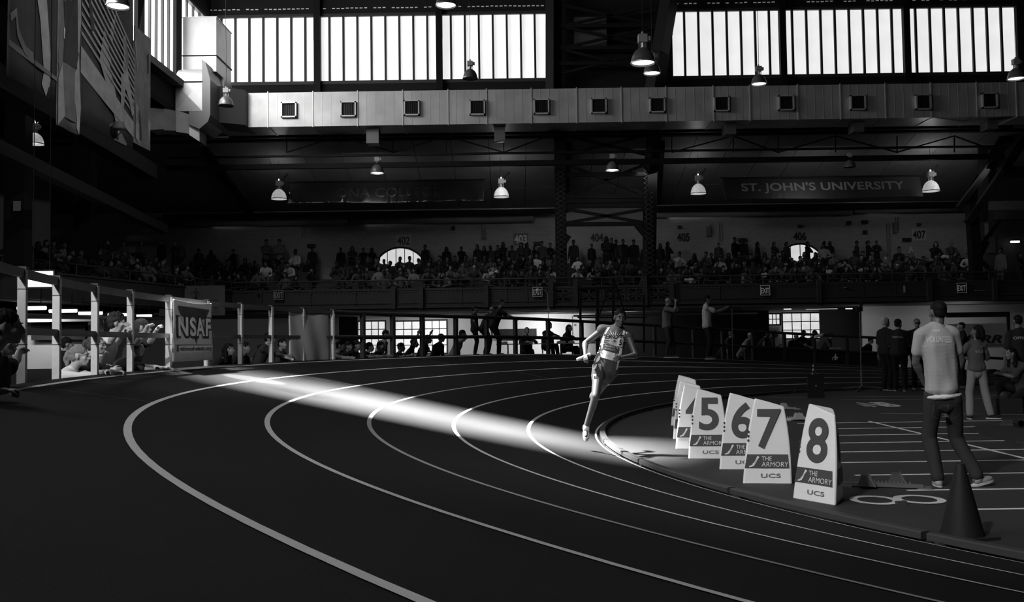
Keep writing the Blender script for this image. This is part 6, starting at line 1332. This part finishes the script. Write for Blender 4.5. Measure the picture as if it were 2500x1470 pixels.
# seated officials at the table
for px, pt, Y, rz, lab, sp, hv in ((1284, 799, 32.7, 20, 'grey haired official with glasses seated behind the folding table', dict(hair='short'), .15), (1337, 786, 32.7, 40, 'official in a dark jacket seated behind the folding table', dict(hair='short'), .02), (1384, 792, 32.7, 60, 'woman with long dark hair seated at the folding table', dict(hair='long', sex=1), .008)):
    v = W(px, pt, Y); zs = v.z-1.33; sp = dict(sp, pel=(0, .1, .50), ch=(0, .0, 1.0), hd=(0, -.1, 1.2), hfw=(0, -1, -.45), fa=(-.12, -.4, .085), fb=(.12, -.4, .085), ha=(-.15, -.42, .82), hb=(.15, -.42, .82), sleeve=1.9)
    person(lab, Vector((v.x, Y, zs)), math.radians(rz), sp, 1.0, skin=.15, top=.014, bottom=.01, hairv=hv, vox=.016)
    tag(MB().b2((-.22, -.22, -.04), (.22, .22, 0)).b2((-.22, .18, 0), (.22, .22, .4)).b2((-.2, -.2, -zs-.42), (-.17, -.17, -.04)).b2((.17, -.2, -zs-.42), (.2, -.17, -.04)).b2((-.2, .17, -zs-.42), (-.17, .2, -.04)).b2((.17, .17, -zs-.42), (.2, .2, -.04)).build('office_chair', M_BLACK, loc=(v.x, Y+.12, zs+.42)), 'dark chair under the %s' % ('grey haired official', 'official in the dark jacket', 'woman with long hair')[(1284, 1337, 1384).index(px)], 'chair')
# right hand crowd leaning on the far fence
RC = [(1786, 808, 75, 'balding man in profile behind the far fence under the long grey duct', dict(hair='short', sleeve=1.9), .16, .02, .08), (1832, 812, 60, 'person in a pale cap and pale tee sitting low by the far fence', dict(hair='cap', sleeve=.9), .12, .20, .3), (1872, 808, 80, 'youth in a dark vest left of the white cap, far fence', dict(hair='short', sleeve=.1), .12, .03, .01), (1892, 808, 85, 'youth with raised forearm and a white cloth at the neck, far fence', dict(hair='short', sleeve=.8), .12, .02, .01),
      (1944, 813, 20, 'person with a white headband in front of the far gridded window', dict(hair='short', sleeve=.8), .08, .02, .35), (1962, 806, 20, 'dark capped man with folded arms on the far fence before the window', dict(hair='cap', sleeve=.9), .10, .012, .01), (1990, 806, 75, 'dark headed man holding pale papers on the far fence', dict(hair='buzz', sleeve=1.9), .07, .012, .01), (2030, 812, 60, 'grey shirted man leaning far over the rail with pale elbow and fist', dict(hair='short', sleeve=.9), .22, .07, .02), (2126, 824, 40, 'dark haired youth peeping over the rail beside the first official', dict(hair='short', sleeve=1.9), .12, .02, .01)]
for px, pt, rz, lab, sp, sk, tp, hv in RC:
    ha = hb = None
    if px in (1962, 2030): ha, hb = ('rail', px+18), ('rail', px+8)
    if px == 1892: sp.update(ha=(-.1, -.35, 1.25), ea=(0, -.3, -1))
    leaner(lab, px, pt, .35, rz, ha, hb, .18, skin=sk, top=tp, bottom=.012, hairv=hv, vox=.018, sp=sp)
tag(sheet('paper_sheet', lambda u, v: (-.18+.36*u, 0, -.05+.10*v+.10*u), 4, 3, M('paper_bright', .5), None, .01), 'pale papers held up over the far rail before the gridded window', 'papers').location = W(2000, 823, 34.6)
# ================================================================== STANDS CROWD
def join_proto(sp, vox, hair):
    J = skeleton(dict(sp, hair=hair)); parts = []
    parts.append(body_mesh(J, vox, True)); v = Vol(); v_torso(v, J, .014); v.ell(J['pel']+J['up']*-.04, (.18, .135, .07), J['RT'])
    for s_ in 'ab': v.cap(J['s'+s_], J['e'+s_], .068, .058); v.cap(J['e'+s_], J['e'+s_].lerp(J['w'+s_], .9), .056, .042)
    parts.append(v.mesh('top', vox, 2)); v = Vol(); v.ell(J['pel']-J['up']*.02, (.17, .125, .115), J['RT'])
    for s_ in 'ab': v.cap(J['p'+s_], J['k'+s_], .098, .072).cap(J['k'+s_], J['n'+s_], .07, .058).ell(J['n'+s_]+J['t'+s_]*.07-Vector((0, 0, .04)), (.06, .06, .045))
    parts.append(v.mesh('bottom', vox, 2)); parts.append(hair_mesh(J, hair, vox*.7, 3))
    vs, fs, mi = [], [], []
    for i, me in enumerate(parts):
        n_ = len(vs); vs += [tuple(x.co) for x in me.vertices]; fs += [tuple(k+n_ for k in p.vertices) for p in me.polygons]; mi += [i]*len(me.polygons); bpy.data.meshes.remove(me)
    me = bpy.data.meshes.new('person'); me.from_pydata(vs, [], fs)
    for k in range(4): me.materials.append(M_BLACK)
    me.polygons.foreach_set('material_index', mi); me.polygons.foreach_set('use_smooth', [True]*len(fs)); return me
SIT = dict(pel=(0, .1, .50), ch=(0, .06, .98), hd=(0, .02, 1.18), fa=(-.13, -.38, .085), fb=(.13, -.38, .085), ha=(-.10, -.25, .62), hb=(.10, -.25, .62), ea=(-1, .2, -.5), eb=(1, .2, -.5))
SITL = dict(SIT, ch=(0, -.15, .92), hd=(0, -.26, 1.08), hfw=(0, -1, -.3), ha=(-.12, -.38, .58), hb=(.12, -.38, .58))
SITC = dict(SIT, ch=(.02, .0, .96), hd=(.04, -.08, 1.15), ha=(.0, -.22, 1.02), ea=(-.6, 0, -1), hfw=(-.4, -1, -.15))
STD = dict(fa=(-.12, 0, .085), fb=(.12, 0, .085)); STF = dict(STD, ha=(.08, -.22, 1.15), hb=(-.08, -.22, 1.2), ea=(-1, -.2, -.5), eb=(1, -.2, -.5))
PRO = {}
def proto(k):
    if k not in PRO:
        pose, hair = k; PRO[k] = join_proto({'sit': SIT, 'sitl': SITL, 'sitc': SITC, 'std': STD, 'stf': STF}[pose], .026, hair)
    return PRO[k]
def cmat(kind, v): return M('%s_crowd_%03d' % (kind, int(v*1000)), v, .8, spec=.15)
HEADZ = {'sit': 1.30, 'sitl': 1.20, 'sitc': 1.27, 'std': 1.78, 'stf': 1.78}
CROWD_N = 0
def crowd(px, ptop, Y, floor_z, pose, hair, rz, label, group, skin, top, bot=.012, hv=.008):
    v = W(px, ptop, Y); want = v.z-floor_z; H = HEADZ[pose]; s_ = max(.86, min(1.12, want/H)); z = v.z-H*s_
    o = bpy.data.objects.new('person', proto((pose, hair))); COL.objects.link(o); o.location = (v.x, Y, floor_z); o.rotation_euler = (0, 0, rz); o.scale = (s_,)*3
    for i, m in enumerate((cmat('skin', skin), cmat('cloth', top), cmat('cloth', bot), cmat('hair', hv))): o.material_slots[i].link = 'OBJECT'; o.material_slots[i].material = m
    tag(o, label, 'person', group); return o
rnd = random.Random(11)
ORD = ['first', 'second', 'third', 'fourth', 'fifth', 'sixth', 'seventh', 'eighth', 'ninth', 'tenth', 'eleventh', 'twelfth', 'thirteenth', 'fourteenth', 'fifteenth', 'sixteenth', 'seventeenth', 'eighteenth', 'nineteenth', 'twentieth']
# standing row along the wall: pixel x, head top, kind
STAND = {'by the corner of the brick wall': [(200, 610), (232, 580), (265, 584), (302, 590), (345, 592), (395, 585), (428, 590), (440, 588)],
 'near end of the brick wall': [(485, 606), (515, 609), (570, 608), (762, 602)],
 'left of the five pane arched window': [(832, 604), (860, 600), (887, 606), (908, 608)],
 'between the five pane window and the pale number plate': [(1038, 597), (1090, 603), (1126, 601), (1165, 596), (1182, 600), (1197, 599), (1215, 598), (1228, 590), (1250, 601)],
 'under the pale number plate': [(1272, 591), (1286, 592), (1306, 602), (1323, 588), (1343, 592)],
 'between the truss legs': [(1400, 585), (1444, 594), (1480, 576), (1493, 580), (1504, 584), (1521, 583), (1547, 584), (1575, 609)],
 'just past the truss': [(1612, 597), (1630, 589)],
 'before the four pane arched window': [(1754, 593), (1849, 590), (1889, 590)],
 'at the four pane arched window': [(1920, 596), (1971, 589), (2012, 591), (2026, 590)],
 'past the four pane arched window': [(2091, 589), (2119, 591), (2140, 610)]}
for zone, L_ in STAND.items():
    for i, (px, pt) in enumerate(L_):
        hair = rnd.choice(['short', 'short', 'long', 'bob', 'buzz', 'pony']); t = rnd.choice([.008, .01, .015, .02, .03, .045])
        tier = TIERS[4]; Y = 45.1; 
        if px < 460: Y = 41
        crowd(px, pt, Y, 4.62, rnd.choice(['std', 'stf']), hair, rnd.uniform(-.6, .9), '%s dark spectator standing %s' % (ORD[i], zone), 'standing spectators at the top of the stands', rnd.choice([.05, .08, .12]), t)
SPEC = [(650, 571, 45.0, 'stf', 'short', .5, 'man in a grey hooded top standing with a striped neighbour', .16, .09), (682, 570, 45.0, 'stf', 'short', 0, 'man in a striped checked top standing beside the grey hooded man', .18, .16), (1793, 578, 45.2, 'std', 'buzz', .8, 'tall man in black facing his tall neighbour before the arched window', .05, .008), (1813, 580, 45.2, 'std', 'buzz', -.6, 'tall man in a dark jacket and paler trousers beside his tall neighbour', .05, .008), (2443, 594, 41.5, 'std', 'short', -1.2, 'man in a pale long sleeved top standing by the dark booth', .12, .10), (2488, 616, 41.0, 'stf', 'bob', .5, 'person in a dark open jacket leaning on the rail at the far edge', .08, .015)]
for px, pt, Y, pose, hair, rz, lab, sk, tp in SPEC: crowd(px, pt, Y, 4.62 if Y > 44 else 3.4, pose, hair, rz, lab, 'distinct standing spectators', sk, tp, .05 if px in (1813, 2443) else .012, .01)
SITS = [(720, 602, 44.6, 'sit', 'buzz', 'seated man in a white shirt at the gap in the near stands', .04, .55), (648, 632, 42.8, 'sitl', 'short', 'person in a white top seated below the grey hooded man', .12, .55), (712, 640, 42.6, 'sitl', 'cap', 'crouching person in a pale jacket below the white shirted man', .1, .35), (1310, 618, 43.8, 'sit', 'bob', 'spectator in a white tee below the pale number plate', .1, .40), (1343, 650, 42.0, 'sitl', 'hood', 'spectator with a pale shoulder right before the truss', .1, .25), (1410, 632, 43.4, 'sit', 'bob', 'child in a white printed tee between the truss legs', .15, .45), (1407, 655, 41.2, 'sitl', 'cap', 'spectator in a white cap and pale tee behind the rail between the truss legs', .12, .32), (1447, 658, 41.0, 'sitl', 'long', 'spectator in a dark hood with white sleeve by the leaning scaffold pole', .1, .2),
        (1656, 615, 43.8, 'sitc', 'short', 'man in a white tee with hand on chin just past the truss', .08, .45), (1690, 640, 42.8, 'sitl', 'short', 'person in pale clothes stretched over the seats past the truss', .2, .25), (1757, 625, 43.2, 'sit', 'short', 'man in a dark jacket over a white vest past the truss', .1, .28), (1722, 615, 43.6, 'sitc', 'short', 'man in a grey top turned towards his neighbour past the truss', .12, .06), (2011, 592, 44.7, 'sit', 'short', 'man in a pale zipped jacket right of the four pane arched window', .06, .30), (2035, 618, 43.6, 'sit', 'bald', 'man in a grey coat below the zipped jacket', .12, .12), (2062, 633, 42.8, 'sitl', 'short', 'man in a pale grey tee reading in the far middle seats', .12, .16), (2020, 650, 41.4, 'sitl', 'short', 'man in a white vest bending over the rail in the far stands', .07, .35),
        (2158, 628, 42.6, 'sitc', 'cap', 'person in a white cap in profile beside the gap in the far stands', .15, .1), (2184, 648, 41.4, 'sitl', 'cap', 'person in a pale cap low behind the rail at the far gap', .12, .02), (2196, 599, 44.4, 'sit', 'short', 'seated man in black with a white collar under the lamp light', .12, .02), (2218, 602, 44.0, 'sitc', 'cap', 'man in a grey jacket with chin on fist lit by the glass lamp', .30, .12), (2281, 590, 44.6, 'sitc', 'bob', 'woman in a dark coat with her hand to her mouth lit by the glass lamp', .25, .02), (2323, 587, 44.6, 'sit', 'bald', 'bald man in a grey top at the end of the lit seats', .18, .06), (2362, 618, 42.6, 'sitl', 'short', 'person in a pale jacket with a dark badge at the foot of the corner truss', .12, .30),
        (1160, 645, 41.6, 'sitl', 'short', 'spectator with bright arms crouched near the middle of the near stands', .2, .03), (1190, 655, 41.0, 'sitl', 'bob', 'spectator in a pale top behind the rail near the round lamp pole', .1, .22), (1205, 640, 42.2, 'sit', 'long', 'spectator in a light top next to the crouched bright armed one', .08, .14), (1130, 640, 42.2, 'sit', 'short', 'man in a grey zipped jacket in the middle of the near stands', .12, .05), (1010, 655, 41.4, 'sit', 'bob', 'spectator in a light grey top below the five pane window', .1, .12), (925, 650, 41.6, 'sit', 'bob', 'spectator in a printed tee near the rail in the near stands', .1, .14), (990, 645, 42.2, 'sitl', 'long', 'spectator with a bright printed chest below the five pane window', .12, .10), (830, 620, 43.2, 'sitl', 'hood', 'hunched spectator in a hood above the near end of the bright windows', .04, .035)]
for px, pt, Y, pose, hair, lab, sk, tp in SITS:
    fz = [z for y, z in TIERS if y <= Y+.2][-1]; crowd(px, pt, Y, fz, pose, hair, rnd.uniform(-.5, .5), lab, 'distinct seated spectators', sk, tp, .02, .3 if hair == 'cap' and sk > .1 else .01)
taken = [(a[0], a[2]) for a in SITS]
ZONES = [(20, 170, 'end stands behind the nearest lamp', 'near'), (180, 330, 'end stands past the first column', 'near'), (350, 470, 'end stands above the sponsor board', 'near'), (480, 640, 'near corner stands', 'far'), (660, 765, 'near stands before the gap', 'far'), (822, 960, 'near stands left of the five pane window', 'far'), (965, 1120, 'near stands below the five pane window', 'far'), (1125, 1240, 'near stands in the middle', 'far'), (1242, 1350, 'near stands below the pale number plate', 'far'), (1392, 1590, 'stands between the truss legs', 'far'), (1608, 1740, 'far stands past the truss', 'far'), (1745, 1900, 'far stands before the four pane window', 'far'), (1905, 2030, 'far stands below the four pane window', 'far'), (2035, 2150, 'far stands past the four pane window', 'far'), (2190, 2300, 'far stands in the lamp light', 'far'), (2302, 2400, 'far stands by the corner truss', 'far')]
ROWN = ['front row', 'second row', 'third row', 'fourth row']
for x0, x1, zn, kind in ZONES:
    for ri in range(4):
        if kind == 'near' and ri > 2: continue
        y, fz = TIERS[ri]; y += .55; px = x0+rnd.uniform(0, 14); i = 0
        if 1390 < px < 1590 and ri == 3: continue
        while px < x1:
            skip = rnd.random() < {'near': .35}.get(kind, .22) or any(abs(px-a) < 13 and abs(y-b) < .9 for a, b in taken) or (px > 2190 and ri == 3)
            if not skip:
                if kind == 'near':
                    t = min(1, max(0, (px-0)/560)); P0_ = SA+(SB-SA)*0; # intersect ray with line parallel to side face
                    d = ray(px, 640); A0 = SA+sn*(.75+1.1*ri); den = d.x*sd_.y-d.y*sd_.x; tt = (A0.x*sd_.y-A0.y*sd_.x)/den; Y = d.y*tt
                    fz2 = [3.3, 3.67, 4.0][ri]; rz = .9
                else: Y, fz2, rz = y, fz, rnd.uniform(-.6, .8)
                pose = rnd.choice(['sit', 'sit', 'sitl', 'sitc']); hair = rnd.choice(['short', 'short', 'long', 'bob', 'buzz', 'hood', 'cap']); g_ = W(px, 650, Y); x = g_.x; H = HEADZ[pose]
                q = PX((x, Y, fz2+H*rnd.uniform(.95, 1.03)))
                crowd(px, q[1], Y, fz2, pose, hair, rz, '%s dim spectator, %s, %s' % (ORD[i], ROWN[ri], zn), 'dim seated spectators in the stands', rnd.choice([.04, .06, .10, .14]), rnd.choice([.008, .01, .012, .018, .03, .05, .08]), .012, .008 if hair != 'cap' else rnd.choice([.01, .05])); i += 1; CROWD_N += 1
            px += rnd.uniform(19, 28)
# bags and clothes thrown over seats
for i, (px, py, Y, w, v, lab) in enumerate(((2310, 628, 43.2, .35, .40, 'pale crumpled jacket on the seats in the lamp light'), (2262, 636, 43.0, .5, .22, 'grey sleeping bag spread on the seats in the lamp light'), (1685, 686, 39.6, .34, .35, 'pale bag pushed against the rail past the truss'), (1866, 672, 40.4, .2, .4, 'white bottle shaped bag in the far stands'), (1205, 668, 40.6, .3, .3, 'patterned pale cloth behind the rail in the near stands'), (625, 693, 39.8, .35, .06, 'dim pale bundle on the rail at the near corner'), (340, 625, 34.0, .45, .045, 'dim pale towel held up in the end stands'), (2335, 645, 42, .3, .1, 'grey cushion on the seats near the corner truss'), (2105, 660, 41.0, .35, .25, 'open newspaper in the far middle seats'), (1080, 674, 40.6, .12, .9, 'tiny bright phone screen in the near stands'))):
    vv = Vol(); rr = random.Random(i)
    for _ in range(5): vv.ell((rr.uniform(-w, w)*.5, rr.uniform(-.06, .06), rr.uniform(-.05, .08)), (w*.35, .10, .09 if w > .15 else .04))
    o = obj('cloth_bundle', wrinkle(vv.mesh('bundle', .03, 2), .03, 9, i), M('bundle_%d' % i, v, .8)); o.location = W(px, py, Y); tag(o, lab, 'cloth')
# dark seat backs in the rows
seat = None; si = 0
for (x0, x1, zn, kind) in ZONES:
    if kind == 'near': continue
    for ri in (0, 1, 2, 3):
        Y = TIERS[ri][0]+.78; i = 0; px = x0
        while px < x1 and i < 5:
            xx = W(px, 640, Y).x; z = TIERS[ri][1]
            if seat is None:
                seat = empty('stand_seat', (xx, Y, z)); MB().b2((-.24, -.30, .38), (.24, .0, .44)).build('seat_pan', M('seat_plastic', .012, .5), seat)
                MB().prism([(-.24, .44), (-.24, .80), (-.16, .88), (.16, .88), (.24, .80), (.24, .44)], lambda u, v: (u, .02, v), lambda u, v: (u, .06, v)).build('seat_back', M('seat_plastic', .012), seat); MB().b2((-.2, -.1, 0), (-.16, -.04, .38)).b2((.16, -.1, 0), (.2, -.04, .38)).build('seat_leg', M_BLACK, seat); o = seat
            else: o = copy_tree(seat)
            o.location = (xx, Y, z); tag(o, '%s dark seat, %s, %s' % (ORD[i], ROWN[ri], zn), 'seat', 'dark plastic seats in the stands'); i += 1; px += 27; si += 1
bpy.data.scenes.remove(TS)
